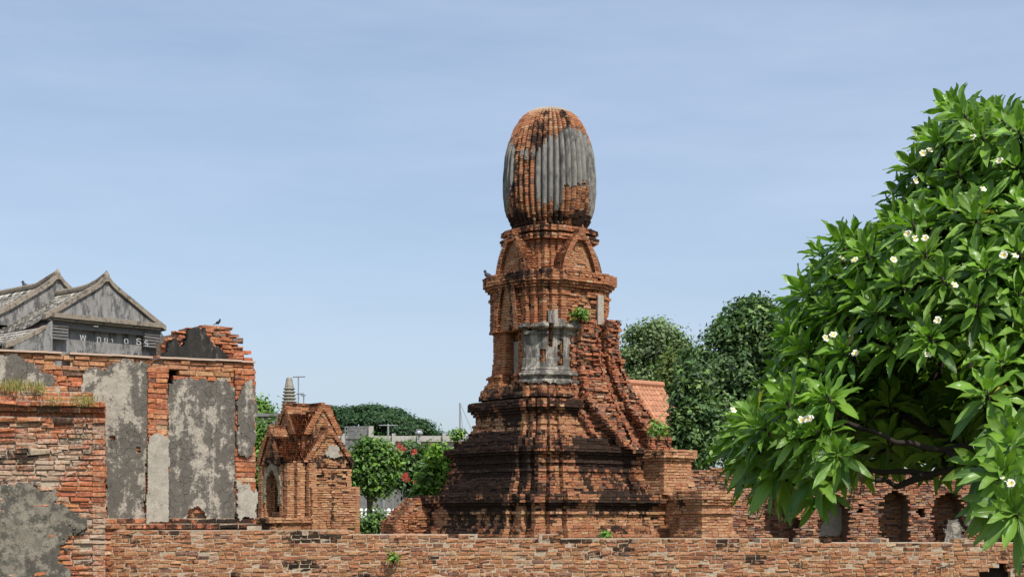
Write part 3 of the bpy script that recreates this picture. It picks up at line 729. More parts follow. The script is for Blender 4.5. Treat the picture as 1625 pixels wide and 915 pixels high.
# ================================================================== THE TALL PLASTERED WALL ON THE LEFT
DA, DB = 18.9, 20.3
A_ = P(-60, 0, DA - .2).xy; B_ = P(404, 0, DB).xy
pl = Plane(A_, B_)
ztall = 3.605
b = BK(h=0.062, blen=0.215, jit=0.005, outj=0.006, drop=0.008, gap=0.009, pal='red', mortar=(0.38, 0.29, 0.20), cham=0.008,
       stain=lambda x, y, z, n: 0.02 + 0.4 * nz(x * 1.3, z * 2, 5) + (0.22 if z > 3.42 else 0) + (0.45 if z < 1.70 else 0), er=lambda x, y, z, n: (0.005, 0))
n0 = pl.sz(97, 560)[0]; n1 = pl.sz(110, 560)[0]; n2 = pl.sz(241, 560)[0]; n3 = pl.sz(253, 560)[0]
h0 = pl.sz(269, 608); h1 = pl.sz(283, 590)
def ktall(s_, z):
    if n0 < s_ < n1 and z > ztall - .17: return False
    if n2 < s_ < n3 and z > ztall - .10: return False
    if h0[0] < s_ < h1[0] and h0[1] < z < h1[1]: return False
    return True
wall(b, A_, B_, 0.55, 0, lambda s_: ztall + .012 * nz(s_ * 5, 1, 1), ktall, plinth=lambda z: .13 if z < 1.50 else .17 if z < 1.58 else .07 if z < 1.62 else 0, palz=lambda z: 'wall' if z > 3.38 else None)
# the two brick pilasters
s0, s1 = pl.sz(233, 700)[0], pl.sz(265, 700)[0]
for (c0, c1, zt_) in ((s0, s1, ztall - .12), (pl.sz(372, 700)[0], pl.L, ztall - .1)):
    q0 = pl.A + pl.t * c0; q1 = pl.A + pl.t * c1
    b.stack(lambda z: [q0 + pl.n * .02 - pl.n * .2, q0 + pl.n * .055, q1 + pl.n * .055, q1 - pl.n * .2], 1.62, zt_)
tall = b.build('tall_brick_wall', M_brick)
tag(tall, 'tall brick wall with blackened plaster panels and brick pilasters', 'wall')
mb = MB(); hc = ((h0[0] + h1[0]) / 2, (h0[1] + h1[1]) / 2); mb.box(pl.pt(hc[0], hc[1], -.3), (.25, .1, .3)); mb.build('socket_shade_block', M_dark, tall)  # near-black block behind the socket, painting the shade inside it
# pale mortar coping along the top edge
mb = MB()
for (c0, c1) in ((0, n0), (n1, n2), (n3, pl.L)):
    k = max(2, int((c1 - c0) / .15))
    for i in range(k):
        s_a = c0 + (c1 - c0) * i / k; s_b = c0 + (c1 - c0) * (i + 1) / k + .004
        q = pl.pt((s_a + s_b) / 2, ztall + .006 + random.uniform(-.004, .004), -.25); mb.box(q, (s_b - s_a, .55 + random.uniform(0, .02), .022), (Vector((*pl.t, 0)), Vector((*pl.n, 0)), Vector((0, 0, 1))))
mb.build('mortar_coping', flat('pale_pink_mortar', (.46, .34, .26), .9, .2, 20), tall)
panel('plaster_panel', pl, [(136, 700), (128, 612), (133, 590), (150, 582), (166, 588), (176, 580), (196, 570), (215, 572), (236, 578), (236, 690), (231, 760), (228, 826), (168, 826), (168, 700)], M_pl_grey, tall, .028,
      holes=([(172, 690), (182, 690), (182, 697), (172, 697)], [(212, 708), (222, 708), (222, 716), (212, 716)]))
panel('plaster_panel', pl, [(266, 612), (280, 602), (300, 598), (335, 606), (355, 600), (374, 618), (374, 826), (332, 826), (325, 812), (312, 803), (300, 806), (292, 824), (264, 826)], M_pl_grey, tall, .028)
panel('pilaster_plaster', pl, [(234, 692), (245, 687), (258, 691), (266, 696), (264, 826), (229, 828)], M_pl_pale, tall, .02, rag=.015, wav=.003, base=.062)
panel('corner_plaster', pl, [(374, 640), (380, 612), (395, 600), (403, 640), (402, 700), (398, 720), (388, 728), (374, 722)], M_pl_grey, tall, .022, base=.062)
panel('corner_plaster', pl, [(374, 760), (385, 770), (392, 768), (400, 782), (404, 772), (404, 824), (390, 818), (374, 824)], M_pl_pale, tall, .022, base=.062)
panel('plaster_panel', pl, [(-20, 562), (20, 565), (48, 572), (62, 588), (84, 596), (86, 640), (-20, 640)], M_pl_grey, tall, .03)

# ================================================================== THE THICK LOWER WALL AT THE LEFT EDGE
A2 = P(-90, 0, 18.25).xy; B2 = P(168, 0, 18.75).xy
p2 = Plane(A2, B2)
b = BK(h=0.060, blen=0.22, jit=0.006, outj=0.009, drop=0.012, gap=0.010, pal='red', mortar=(0.40, 0.33, 0.25), cham=0.009, inset=.034,
       stain=lambda x, y, z, n: 0.06 + 0.5 * nz(x * 1.6, z * 2.2, 7) + .55 * math.exp(-((x - (25 - CX) * 18.5 / F) / .45) ** 2 - ((z - 2.33) / .17) ** 2) + (0.3 if 2.72 < z < 2.84 else 0), er=lambda x, y, z, n: (0.010, 0.01))
prj = lambda z: (.0 if z < 2.72 else .03 if z < 2.78 else -.02 if z < 2.84 else .05 if z < 2.90 else .10 if z < 2.97 else .02 - (z - 2.97) * 1.0)
wall(b, A2, B2, 0.75, 0, lambda s_: interp(s_, [(0, 3.22), (1.3, 3.16), (1.55, 3.10), (1.75, 2.98), (p2.L, 2.90)]) + .05 * nz(s_ * 4, 0, 5), None, plinth=prj)
left = b.build('thick_brick_wall', M_limewall)
tag(left, 'thick ruined brick wall at left edge with grey render and moulded top', 'wall')
panel('render_patch', p2, [(-60, 752), (20, 762), (60, 768), (98, 800), (128, 826), (132, 838), (108, 850), (95, 868), (94, 890), (120, 915), (118, 960), (-60, 960)], M_pl_low, left, .016, rag=.13, wav=.014)
0 and panel('render_patch', p2, [(-60, 700), (25, 712), (60, 722), (72, 742), (66, 752), (30, 752), (12, 760), (-60, 752)], M_pl_low, left, .022, rag=.06, wav=.012)
panel('render_patch', p2, [(112, 838), (120, 824), (135, 823), (137, 835), (122, 846)], M_pl_low, left, .03, rag=.04)

# dry grass on the ledge
def grass():
    V = []; Fc = []; C = []
    for _ in range(900):
        cl = random.choice(((10, 1.0), (28, 1.2), (55, .9), (62, .8), (88, .5), (125, .8), (140, .6), (18, 1.2)))
        px = random.gauss(cl[0], 9); D = random.uniform(18.35, 18.8); x = (px - CX) * D / F
        z = 3.13 - (0.14 if px > 75 else 0) + random.uniform(-.06, .03); hgt = random.uniform(.04, .13) * cl[1]; an = random.uniform(0, 6.28); ln = random.uniform(0, .10)
        wv = .004; b0 = len(V); ca, sa = math.cos(an), math.sin(an)
        for (k, w_) in ((0, wv), (.5, wv * .8), (1, .0008)):
            for s_ in (-1, 1): V.append((x + ca * ln * k * k - sa * w_ * s_, D + sa * ln * k * k + ca * w_ * s_, z + hgt * k))
        Fc += [(b0, b0 + 1, b0 + 3, b0 + 2), (b0 + 2, b0 + 3, b0 + 5, b0 + 4)]
        c = random.choice(((.34, .30, .10), (.42, .34, .15), (.20, .24, .06), (.30, .22, .10))); C += [(*c, 1)] * 6
    o = make('dry_grass', V, Fc, M_grass, col=C); o['label'] = 'dry yellow grass tufts on the ledge of the left wall'; o['category'] = 'grass'; o['kind'] = 'stuff'
grass()

# ================================================================== BROKEN BRICK ARCH BEHIND THE TALL WALL
RD = 22.6
pr = Plane(P(250, 0, RD - .3).xy, P(402, 0, RD + .6).xy)
sx = lambda px: pr.sz(px, 560)[0]; zx = lambda px, py: pr.sz(px, py)[1]
tp = [(sx(p), zx(p, q)) for p, q in ((252, 574), (260, 562), (266, 546), (272, 535), (282, 526), (296, 521), (312, 519), (330, 516), (348, 515), (366, 520), (374, 530), (382, 541), (390, 554), (396, 567), (402, 574))]
b = BK(h=.052, blen=.19, jit=.008, outj=.010, drop=.02, gap=.009, pal='red', inset=.07, mortar=(.26, .17, .12), stain=lambda x, y, z, n: .12 + .5 * nz(x * 2, z * 2, 2), er=lambda x, y, z, n: (.04, .02))
wall(b, pr.A, pr.A + pr.t * pr.L, .5, 0, lambda s_: interp(s_, tp) + .03 * nz(s_ * 6, 1, 4), None)
frag = b.build('ruined_brick_gable', M_brick); tag(frag, 'broken rounded brick gable with black plaster behind the tall wall', 'ruin')
panel('black_plaster', pr, [(253, 577), (258, 563), (265, 546), (272, 537), (278, 534), (280, 546), (286, 550), (293, 540), (297, 524), (312, 521), (322, 520), (326, 534), (334, 546), (348, 552), (358, 566), (360, 577)], M_pl_black, frag, .05, rag=.03)

# ================================================================== GREY HALL WITH TIERED TILED ROOF (far left)
HD = 45.0; hp = P(168, 430, HD)
HT = R(46); HU = Vector((math.sin(HT), -math.cos(HT))); HV = Vector((math.cos(HT), math.sin(HT))); Hf = Frame(hp.x, HD, HU, HV)
hall = empty('old_hall', (hp.x, HD, 0)); tag(hall, 'grey plastered hall with tiered tile roof behind the left wall', 'building')
UV3 = (Vector((*HU, 0)), Vector((*HV, 0)) * 1.13, Vector((0, 0, 1)))
def W3(u, v, z): x, y = Hf.w(u, v * 1.13); return Vector((x, y, z))
def roof_tier(u0, u1, zr, sag, slope, rows, name='roof_tier', parent=hall):
    """left and right tiled slopes between u0 (front) and u1 (behind); slope = [(half width, drop)]"""
    V = []; Fc = []; C = []; Ls = [p[0] for p in slope]; ds = [p[1] for p in slope]
    zrid = lambda u: zr + sag * max(0, 1 - (u0 - u) / 1.3) ** 2
    for sg in (-1, 1):
        for r in range(rows):
            w0 = Ls[0] + (Ls[-1] - Ls[0]) * r / rows; w1 = Ls[0] + (Ls[-1] - Ls[0]) * (r + 1.12) / rows; d0 = float(np.interp(w0, Ls, ds)); d1 = float(np.interp(w1, Ls, ds))
            u = u0 - random.uniform(0, .1)
            while u > u1:
                l = 0.20; b0 = len(V); lift = random.uniform(.0, .012)
                for (uu, ww, dd, k) in ((u, w0, d0, .01), (u - l + .018, w0, d0, .01), (u - l + .018, w1, d1, .052 + lift), (u, w1, d1, .052 + lift)):
                    V.append(W3(uu, sg * ww, zrid(uu) - dd + k))
                for (uu, ww, dd) in ((u, w1, d1), (u - l + .018, w1, d1)): V.append(W3(uu, sg * ww, zrid(uu) - dd - .01))
                Fc += [(b0, b0 + 1, b0 + 2, b0 + 3), (b0 + 3, b0 + 2, b0 + 5, b0 + 4)]
                f = random.uniform(.65, 1.3) * (1 + .35 * nz(u * 1.2, ww, sg)); c = random.choice(((.42, .39, .33), (.33, .30, .25), (.48, .45, .39), (.19, .175, .15)))
                C += [(c[0] * f, c[1] * f, c[2] * f, 1)] * 6; u -= l
            b0 = len(V)                            # batten sheet under the row
            for (uu, ww, dd) in ((u0, w0, d0), (u1, w0, d0), (u1, w1, d1), (u0, w1, d1)): V.append(W3(uu, sg * ww, zr - dd - .03))
            Fc.append((b0, b0 + 1, b0 + 2, b0 + 3)); C += [(.06, .055, .05, 1)] * 4
    o = make(name, V, Fc, M_tile, parent, col=C)
    # ridge beam and bargeboards (front)
    mb = MB(); k = 10; mb.tube([W3(u0 + .05 - (u0 - u1) * i / k, 0, zrid(u0 + .05 - (u0 - u1) * i / k) + .05) for i in range(k + 1)], .09, 8); mb.build('ridge', M_trim, o)
    for sg in (-1, 1):
        mb = MB(); n = 12; pv = []
        for i in range(n + 1):
            ww = Ls[-1] * i / n; dd = float(np.interp(ww, Ls, ds)); pv.append((ww, zrid(u0) - dd + .03))
        vs = []
        for i, (ww, z) in enumerate(pv):
            for (uu, dz) in ((u0 + .10, .055), (u0 + .10, -.085), (u0 - .08, -.085), (u0 - .08, .055)): vs.append(W3(uu, sg * ww, z + dz))
        fs = [(4 * i + j, 4 * i + (j + 1) % 4, 4 * i + 4 + (j + 1) % 4, 4 * i + 4 + j) for i in range(n) for j in range(4)] + [(3, 2, 1, 0), tuple(4 * n + j for j in range(4))]
        mb.add(vs, fs); mb.build('bargeboard', M_trim, o)
    mb = MB(); mb.tube([W3(u0 + .02, 0, zrid(u0) - .1), W3(u0 + .05, 0, zrid(u0) + .08), W3(u0 + .03, 0, zrid(u0) + .20)], [.11, .07, .012], 7); mb.build('finial', M_trim, o)
    return o
SL = [(0.0, 0.0), (.12, .16), (.3, .31), (.7, .58), (1.25, .97), (1.68, 1.25)]
r1 = roof_tier(0, -4.2, hp.z - .42, .24, SL, 15)
r2 = roof_tier(-2.55, -14, hp.z - .10, .24, [(0, 0), (.12, .16), (.3, .32), (.8, .68), (1.4, 1.10), (2.1, 1.50)], 17)
SK = [(1.66, 1.28), (1.95, 1.48), (2.3, 1.68), (2.65, 1.82)]
def skirt(u0, u1, sk, zr, rows=6):
    Ls = [p[0] for p in sk]; ds = [p[1] for p in sk]
    for sg in (-1, 1):
        V = []; Fc = []; C = []
        for r in range(rows):
            w0 = Ls[0] + (Ls[-1] - Ls[0]) * r / rows; w1 = Ls[0] + (Ls[-1] - Ls[0]) * (r + 1.1) / rows; d0 = float(np.interp(w0, Ls, ds)); d1 = float(np.interp(w1, Ls, ds)); u = u0
            while u > u1:
                b0 = len(V); f = random.uniform(.6, 1.3); c = random.choice(((.42, .39, .33), (.33, .30, .25), (.48, .45, .39)))
                for (uu, ww, dd, k) in ((u, w0, d0, .01), (u - .18, w0, d0, .01), (u - .18, w1, d1, .05), (u, w1, d1, .05), (u, w1, d1, -.01), (u - .18, w1, d1, -.01)): V.append(W3(uu, sg * ww, zr - dd + k))
                Fc += [(b0, b0 + 1, b0 + 2, b0 + 3), (b0 + 3, b0 + 2, b0 + 5, b0 + 4)]; C += [(c[0] * f, c[1] * f, c[2] * f, 1)] * 6; u -= .2
        o = make('lower_eave_roof', V, Fc, M_tile, hall, col=C)
        mb = MB(); vs = []; n = 6
        for i in range(n + 1):
            ww = Ls[0] + (Ls[-1] - Ls[0] + .05) * i / n; z = zr - float(np.interp(ww, Ls, ds)) - (.0 if i < n else .02)
            for (uu, dz) in ((u0 + .10, .055), (u0 + .10, -.085), (u0 - .10, -.085), (u0 - .10, .055)): vs.append(W3(uu, sg * ww, z + dz))
        mb.add(vs, [(4 * i + j, 4 * i + (j + 1) % 4, 4 * i + 4 + (j + 1) % 4, 4 * i + 4 + j) for i in range(n) for j in range(4)] + [(3, 2, 1, 0), tuple(4 * n + j for j in range(4))]); mb.build('bargeboard', M_trim, o)
zr1 = hp.z - .42
skirt(0, -4.2, SK, zr1); skirt(-2.55, -14, [(1.95, 1.62), (2.3, 1.86), (2.9, 2.12)], zr1 + .32)
# walls
mb = MB()
mb.box(W3(-2.0, 0, (zr1 - 1.2) / 2), (3.7, 3.1, zr1 - 1.2), UV3); mb.box(W3(-8.7, 0, (zr1 - 1.2) / 2), (10, 3.7, zr1 - 1.2), UV3); mb.box(W3(-.1, 0, zr1 - 1.1), (.25, 3.0, .3), UV3)
mb.box(W3(-.2, 0, (zr1 - 1.9) / 2), (.6, 4.4, zr1 - 1.9), UV3)
for sg in (-1, 1):                                   # curved shoulders of the front wall under the lower eaves
    vs = [W3(u, sg * v, z) for u in (.1, -.5) for v, z in ((1.5, zr1 - 1.1), (1.5, zr1 - 2.4), (2.5, zr1 - 2.4), (2.5, zr1 - 1.84), (1.98, zr1 - 1.56), (1.72, zr1 - 1.36))]
    mb.add(vs, [(0, 1, 2, 3, 4, 5), (11, 10, 9, 8, 7, 6)] + [(i, (i + 1) % 6, 6 + (i + 1) % 6, 6 + i) for i in range(6)])
mb.build('hall_wall', M_pl_build, hall)
def gable(u0, u1, zr, slope, wmax, lift):
    mb = MB(); ws = np.linspace(0, wmax, 15); Ls = [p[0] for p in slope]; ds = [p[1] for p in slope]
    ou = [(w_, zr + lift - float(np.interp(w_, Ls, ds))) for w_ in ws]; ring = ou + [(-w_, z) for w_, z in ou[:0:-1]]
    vs = [W3(u, v, z) for u in (u0, u1) for v, z in ring]; m_ = len(ring)
    mb.add(vs, [tuple(range(m_)), tuple(range(2 * m_ - 1, m_ - 1, -1))] + [(i, (i + 1) % m_, m_ + (i + 1) % m_, m_ + i) for i in range(m_)])
    mb.build('gable', M_pl_build, hall)
gable(.03, -.22, zr1, SL, 1.66, .165)
SL2 = [(0, 0), (.12, .16), (.3, .32), (.8, .68), (1.4, 1.10), (2.1, 1.50)]
gable(-2.53, -2.75, hp.z - .10, SL2, 2.05, .165)
mb = MB(); mb.box(W3(.08, 0, zr1 - .95), (.30, 3.02, .12), UV3); mb.box(W3(.05, 0, zr1 - 1.05), (.22, 2.96, .06), UV3); mb.build('cornice', M_trim, hall)
mb = MB(); mb.box(W3(-2.1, -1.62, zr1 - 1.30), (4.0, .06, .22), UV3); mb.box(W3(-8.8, -1.92, zr1 - 1.28), (10.4, .06, .3), UV3); mb.build('eave_board', M_maroon, hall)
for sg in (-1, 1):
    mb = MB()
    for i in range(6): mb.box(W3(.02 + .01 * (i % 2), sg * 1.28, zr1 - 1.12 - i * .085), (.10, .44, .055), (UV3[0], (UV3[1] + Vector((0, 0, random.uniform(-.03, .03)))), UV3[2]))
    mb.build('louvred_vent', M_slat, hall)
mb = MB()
for i in range(3): mb.box(W3(-.01, 0, zr1 - 1.10 - i * .06), (.09, 2.1, .045), UV3)
mb.build('weathered_slat', M_slat, hall)
# flaking painted Thai letters on the gable board
def letters():
    items = (('\u0e1e', -.80, -1.56, .22), ('\u0e17', -.34, -1.56, .20), ('\u0e35', -.26, -1.34, .24), ('\u0e22', -.14, -1.56, .18), ('\u0e32', .06, -1.54, .14), ('\u0e14', .42, -1.54, .20), ('\u0e18', .76, -1.54, .26), ('\u0e23', 1.00, -1.56, .22))
    for ch, v, dz, s_ in items:
        cu = bpy.data.curves.new('letter', 'FONT'); cu.body = ch; cu.size = s_ * 1.25; cu.extrude = .004
        ob = bpy.data.objects.new('letter', cu); COL.objects.link(ob)
        dg = bpy.context.evaluated_depsgraph_get(); me = bpy.data.meshes.new_from_object(ob.evaluated_get(dg)); bpy.data.objects.remove(ob)
        if len(me.vertices) == 0: continue
        Vv = [W3(.135, v + p.co.x, zr1 + dz + p.co.y) + Vector((*HU, 0)) * p.co.z for p in me.vertices]
        make('painted_letter', Vv, [list(p.vertices) for p in me.polygons], M_letter, hall)
letters()

# ================================================================== FAR LEFT-CENTRE: spire, houses, flyover, balustrade
sp = P(459, 825, 62); kk = 62 / F
sz_ = lambda y: EYE + (HZ - y) * kk
prof = [(2.6, 0), (2.6, 1.2), (2.0, 1.3), (1.9, 2.4), (1.3, 3.2), (.75, 4.2), (.55, 4.6)]
y = 662
prof += [(.55, sz_(662))]
for i in range(9):
    yy = 660 - i * 5.2; r = (15 - i * .72) * kk
    prof += [(r * .72, sz_(yy)), (r, sz_(yy - 1.6)), (r, sz_(yy - 2.6)), (r * .72, sz_(yy - 4.2))]
prof += [(7.0 * kk, sz_(613)), (4.6 * kk, sz_(600)), (3.6 * kk, sz_(599)), (1.0 * kk, sz_(597.5))]
mb = MB(); mb.lathe((sp.x, sp.y), prof, 20); tag(mb.build('stupa_spire', M_spire, sm=False), 'ringed grey stupa spire rising behind the small chapel', 'stupa')
def antenna(px, y0, y1, arms, D, label):
    mb = MB(); a = P(px, y0, D); t_ = P(px, y1, D); mb.tube([(a.x, a.y, 0), t_], .03, 6)
    for (yy, dx0, dx1, drop) in arms:
        p0 = P(px + dx0, yy, D); p1 = P(px + dx1, yy - .5, D); mb.tube([p0, p1], .022, 5)
        for i in range(5):
            q = p0.lerp(p1, (i + .5) / 5); mb.tube([q + Vector((0, -.25, 0)), q + Vector((0, .25, drop))], .012, 4)
    tag(mb.build('roof_antenna', M_metal), label, 'antenna')
antenna(473.5, 700, 597, ((598, -9, 11, .05), (625, -3, 9, .05)), 70, 'thin double-armed television antenna beside the stupa spire')
antenna(482, 700, 626, ((627, -5, 3, .0),), 71, 'short television antenna mast just right of the double-armed one')
mb = MB(); a = P(730, 700, 75); t_ = P(730, 639, 75); mb.tube([(a.x, a.y, 0), t_], .045, 6); g = P(752, 690, 75); mb.tube([t_, g], .012, 4); mb.tube([t_, (g.x, g.y + 3, 0)], .012, 4)
tag(mb.build('radio_mast', M_metal), 'thin grey mast with a slanting guy wire left of the tower', 'mast')

def house(name, px0, px1, ytop, D, depth, mat, label, cat='building', trim=None, roofcap=True):
    a = P(px0, ytop, D); c = P(px1, ytop, D); root = empty(name, ((a.x + c.x) / 2, D + depth / 2, 0)); tag(root, label, cat)
    mb = MB(); mb.box(((a.x + c.x) / 2, D + depth / 2, a.z / 2), (c.x - a.x, depth, a.z)); mb.build('wall', mat, root)
    mb = MB(); mb.box(((a.x + c.x) / 2, D + depth / 2, a.z + .06), (c.x - a.x + .3, depth + .3, .14)); mb.build('parapet', trim or mat, root)
    return root, a, c
h1_, a, c = house('grey_house', 398, 446, 660, 80, 8, M_greyc, 'dark grey concrete house glimpsed between tall wall and chapel', trim=M_greyc)
mb = MB(); q = P(420, 692, 79.8); mb.box((q.x, 79.9, q.z - .3), (1.6, .1, .6)); mb.build('pale_band', M_pale, h1_)
# flyover
FD = 110
def flyover():
    root = empty('concrete_flyover', (P(650, 0, FD).x, FD, 0)); tag(root, 'long pale concrete flyover with posts behind the shrubs', 'bridge')
    l = P(520, 0, FD).x; r = P(1010, 0, FD).x
    seg = lambda y0, y1, x0, x1, dep, mat, name, yo=0: (lambda m: (m.box(((x0 + x1) / 2, FD + dep / 2 + yo, (P(0, y0, FD).z + P(0, y1, FD).z) / 2), (x1 - x0, dep, P(0, y0, FD).z - P(0, y1, FD).z)), m.build(name, mat, root))[1])(MB())
    seg(691, 700, l, r, .4, M_conc, 'parapet'); seg(700, 712, l, r, 9, M_conc, 'deck', .25)
    seg(712, 716, l, r, 8, M_dark, 'deck_shade_strip', .9)  # dark strip painting the shade gap between deck and piers
    for px in (540, 630, 720, 810, 900): x = P(px, 0, FD).x; m = MB(); m.box((x, FD + 3, P(0, 716, FD).z / 2), (1.6, 2, P(0, 716, FD).z)); m.build('pier', M_conc, root)
    for px in range(545, 1000, 40): x = P(px, 0, FD).x; m = MB(); zt2 = P(0, 688, FD).z; m.box((x, FD - .1, zt2 - .35), (.22, .3, .75)); m.build('post', M_conc, root)
flyover()
def gridblock():
    D = 104; root = empty('latticed_block', (P(572, 0, D).x, D, 0)); tag(root, 'flat roofed block with a grey lattice screen beneath the rain tree', 'building')
    a = P(548, 677, D); c = P(589, 695, D); mb = MB(); mb.box(((a.x + c.x) / 2, D + 1.5, c.z / 2), (c.x - a.x, 3, c.z)); mb.build('wall', M_greyc, root)
    mb = MB(); n = 9
    for i in range(n + 1): x = a.x + (c.x - a.x) * i / n; mb.box((x, D, (a.z + c.z) / 2), (.08, .1, a.z - c.z))
    for i in range(4): mb.box(((a.x + c.x) / 2, D - .01, c.z + (a.z - c.z) * i / 3), (c.x - a.x, .1, .09))
    mb.build('lattice_screen', M_greyc, root); mb = MB(); mb.box(((a.x + c.x) / 2, D + 1.2, (a.z + c.z) / 2), (c.x - a.x, .05, a.z - c.z)); mb.build('back_panel', M_greyc, root)
    mb = MB(); mb.box((c.x, D - .05, (a.z + c.z) / 2), (.3, .3, a.z - c.z + .1)); mb.build('corner_post', M_conc, root)
gridblock()
mb = MB(); q0 = P(608, 714, 95); q1 = P(660, 745, 95); mb.box(((q0.x + q1.x) / 2, 96, q0.z / 2), (q1.x - q0.x, 2, q0.z)); mb.box(((q0.x + q1.x) / 2, 96, q0.z + .1), (q1.x - q0.x + .3, 2.3, .2))
tag(mb.build('pale_house', M_pale), 'pale house wall peeping out above the red flowering shrub', 'building')
mb = MB(); q0 = P(560, 766, 88); q1 = P(760, 766, 88); mb.box(((q0.x + q1.x) / 2, 88.2, q0.z / 2), (q1.x - q0.x, .4, q0.z)); mb.box(((q0.x + q1.x) / 2, 88.2, q0.z + .06), (q1.x - q0.x + .1, .55, .14))
tag(mb.build('compound_wall', M_greyc), 'plain grey concrete compound wall behind the white balustrade', 'wall')
def balustrade():
    D = 62; root = empty('white_balustrade', (P(610, 0, D).x, D, 0)); tag(root, 'low white balustrade of arched panels beyond the slender tree', 'balustrade')
    x0 = P(560, 0, D).x; x1 = P(665, 0, D).x; zt2 = P(0, 806, D).z; zb = P(0, 818, D).z
    mb = MB(); mb.box(((x0 + x1) / 2, D, zb / 2), (x1 - x0, .25, zb)); mb.build('plinth', M_white, root)
    n = int((x1 - x0) / .2)
    for i in range(n):
        x = x0 + (i + .5) * (x1 - x0) / n; mb = MB(); mb.lathe((x, D), [(.07, zb), (.085, zb + .06), (.05, zb + .12), (.09, zb + .2), (.05, zb + .27), (.03, zt2)], 8); mb.build('baluster', M_white, root)
balustrade()
mb = MB(); q = P(608.5, 770, 60); mb.tube([(q.x, 60, 0), (q.x, 60, q.z)], .045, 8); mb.ell((q.x, 60, q.z + .03), (.07, .07, .06)); tag(mb.build('grey_post', M_metal), 'slim grey metal post standing in front of the white balustrade', 'post')
mb = MB(); q = P(665, 690, 92); mb.tube([(q.x, 92, 0), (q.x, 92, q.z)], .06, 7); mb.ell((q.x, 92, q.z + .12), (.22, .22, .18)); mb.box((q.x, 92, q.z + .3), (.3, .3, .05)); tag(mb.build('street_lamp', M_metal), 'globe street lamp rising over the shrubs before the flyover', 'lamp')
mb = MB(); q = P(616, 672, 106); mb.tube([(q.x, 106, 0), (q.x, 106, q.z)], .06, 6); mb.tube([(q.x - .6, 106, q.z - .1), (q.x + .6, 106, q.z - .1)], .03, 5); tag(mb.build('utility_pole', M_metal), 'thin utility pole in front of the rain tree crown', 'pole')
# ruined stub left of the tower
sD = 40.0; sk = sD / F
sf = Frame((650 - CX) * sk, sD)
b = BK(h=.06, blen=.2, outj=.014, jit=.007, drop=.03, pal='tower', inset=.07, mortar=(.22, .14, .10), stain=lambda x, y, z, n: .1 + .45 * nz(x * 2, y * 2, z * 2), er=lambda x, y, z, n: (.04, .02))
b.stack(lambda z: sf.rect(-.3 + .1 * nz(z * 5, 1, 0), .40 - max(0, z - 1.75) * .4, -.66 + max(0, z - 1.6) * 1.2, .6), 0, 2.2)
stub = b.build('brick_stub', M_brick); tag(stub, 'crumbling stub of brick wall at the left foot of the tower', 'ruin')

# ================================================================== ARCADED WALL BEHIND, RIGHT
BD = 45.5; pb = Plane(P(1092, 0, BD - .5).xy, P(1720, 0, BD + .8).xy)
arches = []
for (cxp, hw, ytop) in ((1240, 25, 772), (1325, 24, 784), (1421, 24, 776), (1507, 26, 780), (1598, 24, 780), (1680, 24, 780)):
    c0 = pb.sz(cxp, 800); w_ = (pb.sz(cxp + hw, 800)[0] - c0[0]); arches.append((c0[0], w_, pb.sz(cxp, ytop)[1]))
sq = [pb.sz(*p) for p in ((1197, 800), (1270, 830), (1366, 806), (1462, 812))]
def karch(s_, z):
    for (c, w_, zp) in arches:
        zs = zp - .55; d = abs(s_ - c)
        if z < zs and d < w_: return False
        if zs <= z < zp and d < w_ * math.sqrt(max(0, 1 - ((z - zs) / .55) ** 1.6)): return False
    for (c, zc) in sq:
        if abs(s_ - c) < .085 and abs(z - zc) < .13: return False
    return True
bst = lambda x, y, z, n: .10 + .5 * nz(x * 1.1, z * .9, 6) + .3 * nz(x * 3, z * 3, 6) + (.22 if z > 2.7 else 0)
b = BK(h=.062, blen=.21, outj=.010, jit=.006, drop=.02, gap=.010, pal='dull', inset=.05, mortar=(.20, .14, .10), stain=bst, er=lambda x, y, z, n: (.03, .02))
zbt = pb.sz(1300, 744)[1]
wall(b, pb.A, pb.A + pb.t * pb.L, .86, 0, lambda s_: zbt + .06 * nz(s_ * 1.5, 1, 7) + .03 * nz(s_ * 6, 2, 2), karch, seg=.06)
# recessed backs and the string course
A3 = pb.A - pb.n * .85; wall(b, A3, A3 + pb.t * pb.L, .3, 0, lambda s_: zbt - .35, None, seg=.3)
arcade = b.build('arcaded_brick_wall', M_tbrick); tag(arcade, 'dark arcaded brick wall with niches beneath the frangipani', 'wall')
pk = Plane(A3, A3 + pb.t * pb.L)
panel('niche_plaster', pk, [(1240, 776), (1262, 790), (1264, 826), (1252, 834), (1244, 812), (1236, 800)], M_pl_pale, arcade, .03, .03, .06)
panel('niche_plaster', pk, [(1300, 850), (1306, 826), (1318, 810), (1322, 798), (1342, 800), (1344, 830), (1330, 850)], M_pl_pale, arcade, .03, .03, .08)
panel('wall_plaster', pb, [(1498, 858), (1500, 836), (1508, 826), (1520, 824), (1528, 840), (1526, 858)], M_pl_grey, arcade, .05, .03, .10)
panel('wall_plaster', pb, [(1530, 835), (1534, 808), (1548, 805), (1556, 820), (1552, 838)], M_pl_grey, arcade, .05, .03, .10)

